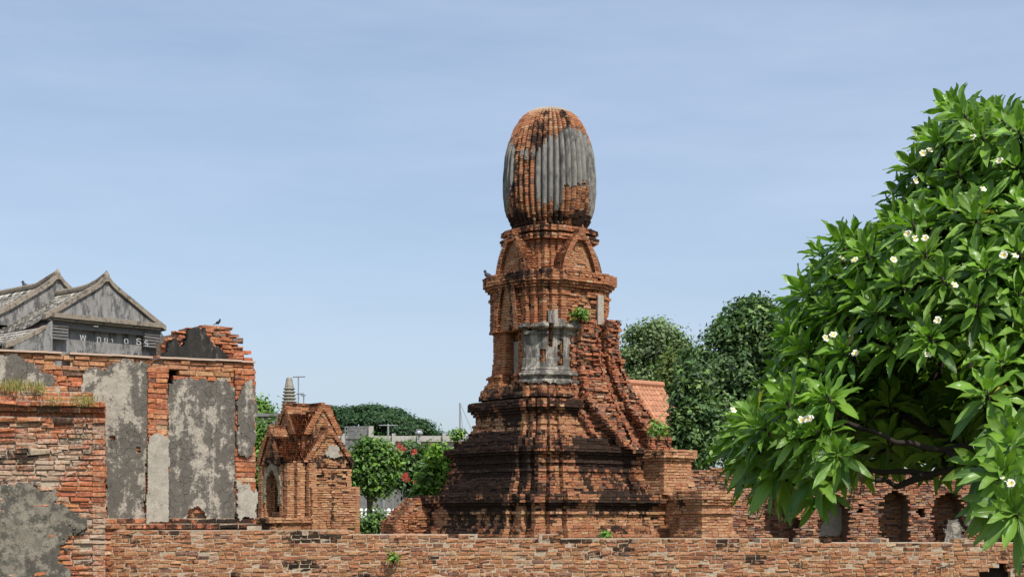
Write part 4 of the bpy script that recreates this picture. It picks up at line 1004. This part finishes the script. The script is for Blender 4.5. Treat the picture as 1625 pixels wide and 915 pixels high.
# orange roofed house
def orange_house():
    D = 50; fr = Frame(P(1000, 0, D).x, D); root = empty('orange_roofed_house', (fr.c.x, D, 0)); tag(root, 'house with bright orange ribbed tile roof behind the tower', 'house')
    k = D / F; zr = EYE + (HZ - 609) * k; ze = EYE + (HZ - 715) * k
    V = []; Fc = []; C = []
    w3 = lambda u, v, z: Vector((*fr.w(u, v), z))
    for sg in (1, -1):
        for r in range(12):
            for q in range(29):
                v0 = -3.0 + q * .15; f0, f1 = r / 12, (r + 1.1) / 12; b0 = len(V); f = random.uniform(.8, 1.15)
                for (vv, ff, lf) in ((v0, f0, .0), (v0 + .075, f0, .035), (v0 + .145, f0, 0), (v0, f1, .02), (v0 + .075, f1, .055), (v0 + .145, f1, .02)): V.append(w3(sg * 1.7 * ff, vv, zr - (zr - ze) * ff + lf))
                Fc += [(b0, b0 + 1, b0 + 4, b0 + 3), (b0 + 1, b0 + 2, b0 + 5, b0 + 4)]; C += [(.42 * f, .195 * f, .11 * f, 1)] * 6
    b0 = len(V)
    for sg in (1, -1): V += [w3(0, -3, zr - .06), w3(0, 1.3, zr - .06), w3(sg * 1.7, 1.3, ze - .06), w3(sg * 1.7, -3, ze - .06)]
    Fc += [(b0, b0 + 1, b0 + 2, b0 + 3), (b0 + 4, b0 + 5, b0 + 6, b0 + 7)]; C += [(.2, .08, .04, 1)] * 8
    ro = make('roof', V, Fc, M_otile, root, col=C)
    mb = MB(); mb.tube([w3(0, -3.05, zr + .04), w3(0, 1.36, zr + .04)], .10, 8); mb.build('ridge_cap', flat('orange_ridge', (.42, .19, .11), .7), ro)
    mb = MB(); mb.box(w3(0, -.75, ze / 2 + .1), (2.9, 4.0, ze + .2), (Vector((*AU, 0)), Vector((*AV, 0)), Vector((0, 0, 1))))
    mb.add([w3(u, v, z) for v in (-2.7, 1.2) for (u, z) in ((-1.45, ze + .1), (1.45, ze + .1), (0, zr - .1))], [(0, 1, 2), (5, 4, 3), (0, 2, 5, 3), (1, 4, 5, 2)]); mb.build('wall', M_pale, root)
orange_house()

# ================================================================== FOLIAGE
def leaves_np(ctr, nrm, size, aspect=0.5, curl=.25):
    """two-quad pointed leaves (n) -> V (n*6), F"""
    n = len(ctr); up = np.array([0, 0, 1.0])
    rnd = RNG.normal(size=(n, 3)); d = rnd - (rnd * nrm).sum(1, keepdims=True) * nrm; d /= np.linalg.norm(d, axis=1, keepdims=True) + 1e-9
    s_ = np.cross(nrm, d); L_ = size[:, None]; W_ = L_ * aspect * .5
    V = np.stack([ctr, ctr + d * L_ * .45 + s_ * W_, ctr + d * L_ * .5 - nrm * L_ * curl * .3, ctr + d * L_ * .45 - s_ * W_, ctr + d * L_ - nrm * L_ * curl], 1)
    pat = np.array([(0, 1, 2), (0, 2, 3), (1, 4, 2), (2, 4, 3)]); Fc = (np.arange(n) * 5)[:, None, None] + pat[None]
    return V.reshape(-1, 3), Fc.reshape(-1, 3)
def clump_crown(name, lobes, nclump, perc, csize, lsize, cols, mat, parent, flat_=1.0, up=.5, inner=.25, aspect=.55, clumpvar=.38, ragged=.22):
    """lobes: (x,y,z,rx,ry,rz,weight). leaf clumps over each lobe's surface"""
    ws = np.array([l[6] for l in lobes], float); ws /= ws.sum(); C0 = []; N0 = []
    for l, k in zip(lobes, RNG.multinomial(nclump, ws)):
        d = RNG.normal(size=(k, 3)); d /= np.linalg.norm(d, axis=1, keepdims=True); d[:, 2] = np.where(d[:, 2] < -.55, -d[:, 2], d[:, 2])
        rr = np.where(RNG.random(k) < inner, RNG.uniform(.45, .9, k), np.where(RNG.random(k) < ragged, RNG.uniform(1.0, 1.38, k), RNG.uniform(.86, 1.06, k)))[:, None]
        C0.append(np.array(l[:3]) + d * rr * np.array(l[3:6])); N0.append(d)
    C0 = np.vstack(C0); N0 = np.vstack(N0); n = len(C0) * perc
    ci = np.repeat(np.arange(len(C0)), perc); off = RNG.normal(size=(n, 3)) * csize * np.array([1, 1, flat_]) * .5
    ctr = C0[ci] + off; nr = N0[ci] * .6 + off / (csize + 1e-6) * .5 + np.array([0, 0, up]) + RNG.normal(size=(n, 3)) * .45; nr /= np.linalg.norm(nr, axis=1, keepdims=True)
    V, Fc = leaves_np(ctr, nr, lsize * RNG.uniform(.6, 1.3, n), aspect)
    cc = np.array([c[:3] for c in cols]); cw = np.array([c[3] for c in cols], float); cw /= cw.sum()
    base = cc[RNG.choice(len(cc), len(C0), p=cw)] * RNG.uniform(1 - clumpvar, 1 + clumpvar, (len(C0), 1))
    col = base[ci] * RNG.uniform(.75, 1.25, (n, 1)); col = np.repeat(np.column_stack([col, np.ones(n)]), 5, 0)
    return make(name, V, Fc, mat, parent, col=col), C0
def trunk(name, base, top, r0, r1, C0, mat, parent, nb=14, bend=.15):
    mb = MB(); b_ = Vector(base); t_ = Vector(top); k = 7; pts = [b_.lerp(t_, i / k) + Vector((nz(i, 1, b_.x), nz(i, 5, b_.x), 0)) * bend * (i > 0) for i in range(k + 1)]
    mb.tube(pts, [r0 + (r1 - r0) * i / k for i in range(k + 1)], 9)
    idx = RNG.choice(len(C0), min(nb, len(C0)), replace=False)
    for i in idx:
        e = Vector(C0[i]); s_ = pts[min(k, max(2, int(k * (0.45 + .55 * random.random()))))]; m = s_.lerp(e, .5) + Vector((0, 0, .12 * (e - s_).length))
        mb.tube([s_, s_.lerp(m, .6), m, e], [r1 * .75, r1 * .55, r1 * .4, r1 * .12], 6)
    return mb.build(name, mat, parent, True)
def tree(name, label, D, lobes_px, base_px, nclump, perc, csize, lsize, cols, mat=None, tr=(.18, .08), group=None, cat='tree', leaf_depth=.8, sub=14, **kw):
    k = D / F; lob = []
    for (px, py, rx, ry, w_, *dz) in lobes_px:
        q = P(px, py, D); dy = dz[0] if dz else 0
        if not sub: lob.append((q.x, q.y + dy, q.z, rx * k, rx * k * leaf_depth, ry * k, w_)); continue
        lob.append((q.x, q.y + dy, q.z, rx * k * .78, rx * k * .78 * leaf_depth, ry * k * .78, w_ * .3))
        for _ in range(sub):
            d = Vector((random.gauss(0, 1), random.gauss(0, 1) - .3, random.gauss(0, 1) + .2)).normalized(); f = random.uniform(.15, .36)
            lob.append((q.x + d.x * rx * k * .9, q.y + dy + d.y * rx * k * .75 * leaf_depth, q.z + d.z * ry * k * .9, rx * k * f, rx * k * f * leaf_depth, ry * k * f * .8, w_ * .7 / sub))
    bx = P(base_px, 0, D).x; root = empty(name, (bx, D, 0)); tag(root, label, cat, group)
    cr, C0 = clump_crown('crown', lob, nclump, perc, csize, lsize, cols, mat or M_leaf, root, **kw)
    ztp = sum(l[2] * l[6] for l in lob) / sum(l[6] for l in lob)
    trunk('trunk', (bx, D, 0), (sum(l[0] * l[6] for l in lob) / sum(l[6] for l in lob), D, ztp), tr[0], tr[1], C0, M_bark, root)
    return root
G_dark = [(.085, .155, .052, 4), (.12, .20, .065, 3), (.045, .09, .034, 3), (.17, .25, .08, 1.6)]
G_lite = [(.14, .26, .045, 4), (.18, .31, .05, 3), (.09, .18, .038, 2)]
G_far = [(.040, .085, .035, 4), (.055, .105, .04, 3), (.027, .06, .027, 3)]
# trees behind the tower, right
tree('broad_tree', 'grey green bushy tree directly right of the tower top tiers', 76, [(1040, 557, 50, 38, 3), (1010, 585, 34, 36, 2), (1072, 582, 30, 32, 2), (1035, 615, 50, 38, 2), (1046, 533, 26, 18, 1.2), (1000, 640, 40, 60, 1.5)], 1035, 460, 36, .52, .20, [(.17, .235, .10, 4), (.22, .29, .12, 2), (.11, .165, .07, 3)], M_leaf, (.3, .12), flat_=.7)
tree('dark_tree', 'big dark glossy tree between orange roof and frangipani', 58, [(1150, 600, 72, 60, 4), (1124, 640, 50, 60, 3), (1185, 530, 44, 42, 2.4), (1200, 500, 26, 22, 1), (1155, 545, 30, 26, 1.2), (1140, 700, 75, 55, 3), (1220, 570, 60, 60, 3), (1235, 660, 70, 80, 3)], 1160, 1100, 34, .44, .21, G_dark, M_leaf, (.3, .12), flat_=.7)
tree('leafy_shrub', 'leafy dark green shrub overlapping the right end of the orange roof', 46, [(1096, 640, 26, 34, 2), (1088, 690, 22, 34, 2), (1112, 690, 34, 44, 2), (1098, 604, 20, 20, 1)], 1100, 300, 28, .34, .18, G_dark + [(.14, .23, .06, 2)], M_leaf, (.1, .05), cat='shrub')
tree('yellow_green_tree', 'small yellow green tree peeping over the orange roof', 63, [(1072, 588, 26, 22, 2), (1060, 610, 24, 24, 1), (1098, 600, 20, 20, 1)], 1075, 120, 26, .4, .2, [(.13, .19, .045, 3), (.18, .20, .05, 2), (.07, .12, .03, 2)], M_leaf, (.12, .06))
tree('olive_tree', 'small olive yellow tree behind the dark tree at right', 66, [(1208, 560, 40, 24, 2), (1230, 585, 36, 24, 1)], 1205, 130, 26, .42, .2, [(.12, .135, .035, 3), (.085, .11, .03, 2)], M_leaf, (.15, .08))
# rain tree far behind
rb = []
for i in range(26):
    px = 470 + i * 9; rb.append((px + random.uniform(-4, 4), interp(px, [(470, 668), (540, 655), (575, 652), (620, 656), (660, 672), (690, 692), (705, 704)]) + random.uniform(0, 4), 17, 7, 1, random.uniform(-3, 3)))
for i in range(40):
    px = random.uniform(470, 695); yt0 = interp(px, [(470, 676), (540, 663), (620, 664), (660, 680), (695, 699)]); rb.append((px, yt0 + random.uniform(3, 40), 18, 6, 1, random.uniform(-9, -2)))
tree('rain_tree', 'huge umbrella crowned rain tree beyond the flyover', 150, rb, 590, 2400, 20, .8, .32, G_far, M_leaf_far, (.9, .4), leaf_depth=1.0, sub=0, flat_=.35, up=1.0, inner=.1, ragged=.05)
# trees round the chapel
tree('slender_tree', 'slender green tree standing right of the chapel', 52, [(590, 733, 30, 24, 3), (578, 758, 26, 24, 2), (606, 755, 24, 24, 2), (590, 717, 22, 10, 1)], 582, 360, 26, .32, .17, G_lite + [(.05, .1, .025, 3)], M_leaf, (.085, .05))
tree('flowering_shrub', 'dark green shrub with red flowers left of the tower', 56, [(660, 735, 32, 20, 3), (640, 760, 26, 24, 2), (680, 745, 30, 28, 2), (700, 727, 24, 12, 1), (675, 775, 26, 26, 2), (655, 722, 20, 10, 1)], 668, 330, 24, .34, .17, G_dark + [(.06, .11, .035, 2)], M_leaf, (.08, .04), cat='shrub')
tree('bright_shrub', 'bright yellow green shrub against the left tower steps', 47, [(700, 735, 22, 20, 2), (690, 770, 20, 22, 2), (712, 760, 16, 16, 1), (672, 790, 12, 14, .8)], 690, 150, 24, .3, .17, [(.14, .26, .03, 3), (.18, .30, .04, 2), (.08, .16, .025, 2)], M_leaf, (.05, .03), cat='shrub')
tree('green_tree', 'bright green tree between the tall wall and the chapel', 54, [(412, 720, 22, 34, 3), (405, 765, 22, 30, 2), (418, 690, 14, 14, 1)], 408, 230, 24, .32, .17, G_lite, M_leaf, (.1, .05))
tree('distant_tree', 'round green tree top above the dark grey house', 92, [(412, 655, 20, 12, 2), (400, 662, 18, 14, 1)], 405, 90, 24, .5, .25, G_lite, M_leaf, (.15, .08))
tree('low_hedge', 'low dark green hedge at the foot of the slender tree', 49, [(580, 834, 22, 10, 2), (602, 828, 14, 12, 1), (560, 838, 14, 10, 1), (614, 836, 12, 10, 1)], 588, 130, 24, .26, .13, G_dark + G_lite[:1], M_leaf, (.04, .02), cat='hedge')
# red blossoms on the flowering shrub
def blossoms():
    root = bpy.data.objects['flowering_shrub']; V = []; Fc = []; C = []
    for (px, py, n) in ((632, 708, 14), (626, 716, 10), (640, 712, 8), (642, 755, 16), (646, 760, 10), (656, 716, 6), (660, 763, 8), (612, 710, 8), (688, 705, 5)):
        b0 = len(V); V = []; Fc = []; C = []
        for _ in range(n):
            q = P(px + random.gauss(0, 2.4), py + random.gauss(0, 2.0), 54.4); an = random.uniform(0, 6.28); r = random.uniform(.04, .07); i0 = len(V)
            for k in range(5): a2 = an + k * 1.2566; V.append((q.x + r * math.cos(a2), q.y + random.uniform(-.04, .04), q.z + r * math.sin(a2)))
            Fc.append(tuple(range(i0, i0 + 5))); c = random.choice(((.50, .06, .05), (.45, .10, .07), (.55, .16, .12))); C += [(*c, 1)] * 5
        make('blossom_cluster', V, Fc, M_leaf, root, col=C)
blossoms()

# small plants growing on the masonry
def weed(px, py, D, r, n, label, cols, ls=.11):
    q = P(px, py, D); k = r * D / F
    lob = [(q.x, q.y, q.z, k, k * .7, k * .6, 1)]
    root = empty('wall_plant', (q.x, q.y, q.z - k * .6)); tag(root, label, 'plant', 'plants rooted in the masonry')
    clump_crown('foliage', lob, n, 12, k * .7, ls, cols, M_leaf, root, inner=.5)
    mb = MB()
    for i in range(5): mb.tube([(q.x, q.y + .03, q.z - k * .9), (q.x + random.uniform(-.5, .5) * k, q.y, q.z), (q.x + random.uniform(-1, 1) * k, q.y - .02, q.z + k * .4)], [.012, .009, .004], 5)
    mb.build('stem', M_bark_d, root)
weed(922, 500, 38.9, 11, 22, 'green sprout on the broken brick high on the tower', G_lite)
weed(1046, 682, 38.3, 13, 20, 'leafy sprout on the broken stair top right of the tower', G_lite)
weed(727, 690, 40.2, 10, 18, 'light green seedling on the left tower ledge below the mast', G_lite)
weed(962, 849, 36.4, 7, 12, 'small green weed at the foot of the tower just over the low wall', G_lite, .09)
weed(624, 884, 19.28, 9, 10, 'tiny weed rooted in the face of the low wall', G_lite, .04)
weed(1012, 738, 37.0, 0.1, 1, 'x', G_lite, .02) if False else None

# ================================================================== FRANGIPANI TREE, FOREGROUND RIGHT
FRD = 13.0; FK = FRD / F
fx = P(1735, 0, FRD).x
fr_root = empty('frangipani_tree', (fx, FRD, 0)); tag(fr_root, 'large frangipani tree with long glossy leaves and white flowers', 'tree')
RP = [(140, 60), (150, 200), (165, 258), (190, 282), (230, 300), (270, 318), (310, 330), (340, 340), (362, 334), (376, 405), (400, 445), (440, 466), (490, 492), (540, 505), (600, 528), (650, 570), (690, 588), (730, 590), (770, 555), (800, 470), (830, 400)]
def frangipani():
    cen = []; nor = []; tries = 0
    rpx = lambda y: interp(y, RP) - 34
    while len(cen) < 1250 and tries < 90000:
        tries += 1
        y = random.uniform(128, 815); ph = random.uniform(-math.pi, math.pi)       # ph 0 = left (-x), +pi/2 = towards the camera
        front = math.sin(ph); r = rpx(y)
        if random.random() > r / 560: continue
        zlim = 2.02 if math.cos(ph) > .75 else 2.5 if front > .1 else 2.12
        inner = random.random() < .28
        r *= FK * (random.uniform(.6, .88) if inner else random.uniform(.93, 1.04))
        x = fx - r * math.cos(ph); Y = FRD - r * .80 * front; z = EYE + (HZ - y) * FK
        z += .10 * nz(x * 1.3, Y * 1.3, 3); ppx = CX + x * F / Y
        if front > .05: zlim = interp(ppx, [(1290, 2.15), (1350, 2.75), (1420, 2.9), (1530, 2.75), (1580, 2.3)])
        if z < zlim + (.5 if inner else 0) - .10 * nz(x * 2, Y * 2, 1): continue
        if front < -.3 and random.random() < .2: continue
        if HZ - (z - EYE) * F / Y < 172 + 30 * nz(x * 2, Y, 5): continue
        c = Vector((x, Y, z))
        if any((c - q).length < .255 for q in cen): continue
        sl = (rpx(y + 25) - rpx(y - 25)) / 50.0                                    # how the profile leans
        o = Vector((-math.cos(ph), -math.sin(ph), 0)); nrm = (o * 1.0 + Vector((0, 0, 1)) * max(.10, min(1.8, .62 + sl * .9))).normalized()
        cen.append(c); nor.append(nrm)
    for (px, py, D) in ((1592, 752, 10.6), (1612, 815, 10.4), (1580, 800, 10.8), (1640, 790, 10.6), (1605, 705, 10.7), (1560, 740, 11.2), (1235, 745, 12.6), (1290, 750, 12.2), (1300, 780, 12.6), (1200, 712, 12.8), (1330, 720, 11.7), (1265, 690, 12.0)):
        cen.append(P(px, py, D)); nor.append(Vector((-.45, -.75, .35)).normalized())
    for _ in range(70):
        c = P(random.uniform(1330, 1640), random.uniform(590, 730), random.uniform(13.0, 14.8))
        if not any((c - q).length < .2 for q in cen): cen.append(c); nor.append(Vector((random.uniform(-.6, .3), .3, random.uniform(.1, .8))).normalized())
    N = len(cen); V = []; C = []; UVs = []; Fc = []; nseg = 6; base = 0
    for c, a in zip(cen, nor):
        n = random.randint(17, 24); low = c.z < 2.5; tint = random.uniform(.8, 1.15); lsz = random.uniform(.85, 1.15)
        up = Vector((0, 0, 1)); e1 = a.cross(Vector((.3, .2, .93))).normalized(); e2 = a.cross(e1)
        for i in range(n):
            f = i / (n - 1); ps = i * 2.39996 + random.uniform(-.25, .25); el = R(20 + 82 * f ** .8 + random.uniform(-9, 9))
            d = (a * math.cos(el) + (e1 * math.cos(ps) + e2 * math.sin(ps)) * math.sin(el)).normalized()
            L_ = lsz * (.150 + .117 * math.sin(min(1, .25 + f) * 1.7)) * random.uniform(.85, 1.15); W_ = L_ * random.uniform(.125, .155)
            sd2 = d.cross(a); 
            if sd2.length < .05: sd2 = d.cross(e1)
            sd2.normalize(); nn = sd2.cross(d).normalized()
            sd2 = (sd2 + nn * random.uniform(-.35, .35)).normalized(); nn = sd2.cross(d).normalized()
            st = c + d * .025 - a * .07 * f; dr = L_ * (.12 + .30 * f * random.uniform(.5, 1.4)); 
            for q in range(nseg + 1):
                t = q / nseg; m = st + d * L_ * t - up * dr * t * t * (1 - .35 * abs(d.z)) 
                wv = W_ * max(.02, (math.sin(math.pi * min(1, t ** 1.12)) ** .85 if t < .999 else .02))
                if t == 0: wv = .006
                fold = .40 * wv + .012 * math.sin(t * 9 + i)
                V += [m + sd2 * wv + nn * fold, m, m - sd2 * wv + nn * fold]; UVs += [(1, t), (.5, t), (0, t)]
            old = random.random()
            cl = (.155, .305, .036) if old < .48 else (.070, .165, .026) if old < .74 else (.21, .37, .045) if old < .992 else (.40, .36, .06)
            if f < .3: cl = (.175, .33, .040)
            g = tint * random.uniform(.75, 1.2); C += [(cl[0] * g, cl[1] * g, cl[2] * g, 1)] * (3 * (nseg + 1))
            for q in range(nseg):
                b0 = base + q * 3; Fc += [(b0, b0 + 1, b0 + 4, b0 + 3), (b0 + 1, b0 + 2, b0 + 5, b0 + 4)]
            base += 3 * (nseg + 1)
    make('crown', [tuple(v) for v in V], Fc, M_leaf_big, fr_root, col=C, smooth_=True, uv=UVs)
    # trunk, limbs, branchlets to every rosette
    mb = MB(); T0 = Vector((fx, FRD, 0)); T1_ = Vector((fx - .05, FRD, 1.5)); mb.tube([T0, T0.lerp(T1_, .5) + Vector((.05, 0, 0)), T1_], [.24, .2, .18], 12)
    nodes = [T1_]
    for i in range(15):
        an = 2 * math.pi * i / 15 + random.uniform(-.2, .2); rr = random.uniform(1.1, 1.5); e = T1_ + Vector((math.cos(an) * rr, math.sin(an) * rr * .8, random.choice((.75, 1.0, 1.5, 2.1, 2.7))))
        m1 = T1_.lerp(e, .35) + Vector((0, 0, -.05 + .1 * random.random())); m2 = T1_.lerp(e, .7) + Vector((random.uniform(-.15, .15), random.uniform(-.15, .15), .05)); pts = [T1_, m1, m2, e]
        mb.tube(pts, [.075, .05, .036, .024], 8)
        for k in range(1, 12):
            f = k / 11 * 3; j = min(2, int(f)); nodes.append(pts[j].lerp(pts[j + 1], f - j))
    for (pxs) in ([(1700, 700, 12.6), (1560, 742, 12.3), (1470, 752, 12.2), (1400, 748, 12.3), (1330, 735, 12.5)], [(1700, 690, 12.4), (1600, 700, 12.0), (1500, 715, 11.8), (1420, 700, 11.8), (1370, 680, 12)], [(1480, 754, 12.2), (1440, 770, 12.1), (1390, 762, 12)]):
        pts0 = [P(*q) for q in pxs]; pts = []
        for i in range(len(pts0) - 1):
            for f in (0, .33, .67): q = pts0[i].lerp(pts0[i + 1], f); pts.append(q + Vector((0, random.uniform(-.03, .03), random.uniform(-.025, .025))) * (i + f > 0))
        pts.append(pts0[-1]); mb.tube(pts, [.034 - .02 * i / len(pts) for i in range(len(pts))], 8); nodes += pts + [pts[i].lerp(pts[i + 1], .5) for i in range(len(pts) - 1)]
    order = sorted(range(N), key=lambda i: min((cen[i] - q).length for q in nodes[:60]))
    for i in order:
        c = cen[i]; a = nor[i]; q = min(nodes, key=lambda v: (v - c).length + .0); L_ = (q - c).length
        if L_ > 2.2: continue
        m = q.lerp(c - a * .12, .55) + Vector((random.uniform(-.08, .08), random.uniform(-.08, .08), random.uniform(-.06, .02))) * min(1, L_)
        mb.tube([q, m, c - a * .10, c + a * .02], [.020, .017, .015, .011], 5); nodes.append(c - a * .12)
        if L_ > .3: nodes.append(m)
    mb.build('trunk', M_bark_d, fr_root, True)
    # white five-petalled flowers with yellow throats
    fl = [(1543, 218), (1476, 238), (1465, 243), (1586, 255), (1453, 287), (1440, 371), (1452, 378), (1468, 378), (1592, 405), (1337, 410), (1356, 412), (1332, 438), (1515, 452), (1418, 412), (1310, 536), (1322, 531), (1357, 560), (1488, 508), (1472, 562), (1280, 664), (1285, 664), (1272, 666), (1163, 650), (1593, 760), (1604, 766), (1610, 405), (1560, 300)]
    for (px, py) in fl:
        # stand the flower just outside the nearest rosette along that line of sight
        ray = Vector(((px - CX) / F, 1, (HZ - py) / F)); best = None
        for c, a in zip(cen, nor):
            k = (c - Vector((0, 0, EYE))).dot(ray) / ray.dot(ray); q = Vector((0, 0, EYE)) + ray * k; d = (q - c).length
            if d < .22 and (best is None or k < best): best = k
        if best is None: continue
        c = Vector((0, 0, EYE)) + ray * (best - .15); V = []; Fc = []; C = []; ax = (Vector((0, -1, .35)) + Vector((random.uniform(-.9, .9), 0, random.uniform(-.2, 1.0)))).normalized(); e1 = ax.cross(Vector((.2, .1, 1))).normalized(); e2 = ax.cross(e1)
        for k in range(5):
            an = k * 1.2566 + random.random() * .1; d = e1 * math.cos(an) + e2 * math.sin(an); sd_ = e1 * -math.sin(an) + e2 * math.cos(an); b0 = len(V); Lp = random.uniform(.024, .033)
            for (t, w_, h_, y_) in ((0, .004, -.012, 1), (.35, .010, -.002, .75), (.7, .0155, .004, 0), (.92, .011, .002, 0), (1.0, .002, 0, 0)):
                for s_ in (-1, 1): V.append(c + d * Lp * t + sd_ * w_ * s_ + ax * (h_ + .004 * s_)); C.append((.82, .80 - .12 * y_, .72 - .60 * y_, 1))
            Fc += [(b0 + 2 * q, b0 + 2 * q + 1, b0 + 2 * q + 3, b0 + 2 * q + 2) for q in range(4)]
        i0 = len(V); st = c - ax * .012
        for k in range(4): V.append(st + (e1 * math.cos(k * 1.57) + e2 * math.sin(k * 1.57)) * .004); C.append((.3, .35, .1, 1))
        for k in range(4): V.append(st - ax * .06 + Vector((0, 0, -.03)) + (e1 * math.cos(k * 1.57) + e2 * math.sin(k * 1.57)) * .004); C.append((.15, .25, .05, 1))
        Fc += [(i0 + k, i0 + (k + 1) % 4, i0 + 4 + (k + 1) % 4, i0 + 4 + k) for k in range(4)]
        make('flower', V, Fc, M_petal, fr_root, col=C)
frangipani()

# ================================================================== PIGEONS
def pigeon(px, py, D, face, label, s_=1.0):
    q = P(px, py, D); mb = MB(); f = face; s_ *= 1.0
    ax = (Vector((f * .85, -.2, .45)).normalized(), Vector((.2, 1, 0)).normalized(), Vector((-f * .45, 0, .85)).normalized())
    mb.ell(q + Vector((0, 0, .13 * s_)), (.14 * s_, .07 * s_, .075 * s_), 12, 8, ax)
    mb.ell(q + Vector((f * .10 * s_, -.02, .26 * s_)), (.042 * s_, .04 * s_, .045 * s_), 10, 7); mb.tube([q + Vector((f * .07, -.01, .17)) * s_, q + Vector((f * .10, -.02, .25)) * s_], [.05 * s_, .035 * s_], 8)
    mb.tube([q + Vector((f * .135, -.025, .26)) * s_, q + Vector((f * .17, -.03, .25)) * s_], [.012 * s_, .003 * s_], 6)
    mb.box(q + Vector((-f * .17, .03, .05)) * s_, (.14 * s_, .07 * s_, .02 * s_), ax)
    for o in (-.025, .025): mb.tube([q + Vector((0, o, .08)) * s_, q + Vector((.01 * f, o, 0)) * s_], .008 * s_, 5)
    tag(mb.build('pigeon', M_bird, None, True), label, 'bird', 'pigeons perched on the ruins')
pigeon(775, 444, 40.3, -1, 'dark pigeon perched on the left cornice tip of the tower', .8)
pigeon(346, 515.5, 22.6, 1, 'dark pigeon perched on top of the broken brick gable', .28)
pigeon(42, 461, 50, -1, 'pigeon standing upright on the hall roof ridge at far left', 1.0)
pigeon(27, 487, 49, -1, 'left pigeon of two resting on the tiles below the ridge', .9)
pigeon(33, 485, 49, 1, 'right pigeon of two resting on the tiles below the ridge', .9)
pigeon(52, 464, 50, 1, 'small pigeon just below the ridge beside the upright one', .7)

for o in list(bpy.data.objects):
    if o.parent is None and 'category' in o and 'kind' not in o: o['kind'] = 'thing'
    if '_loc' in o: del o['_loc']
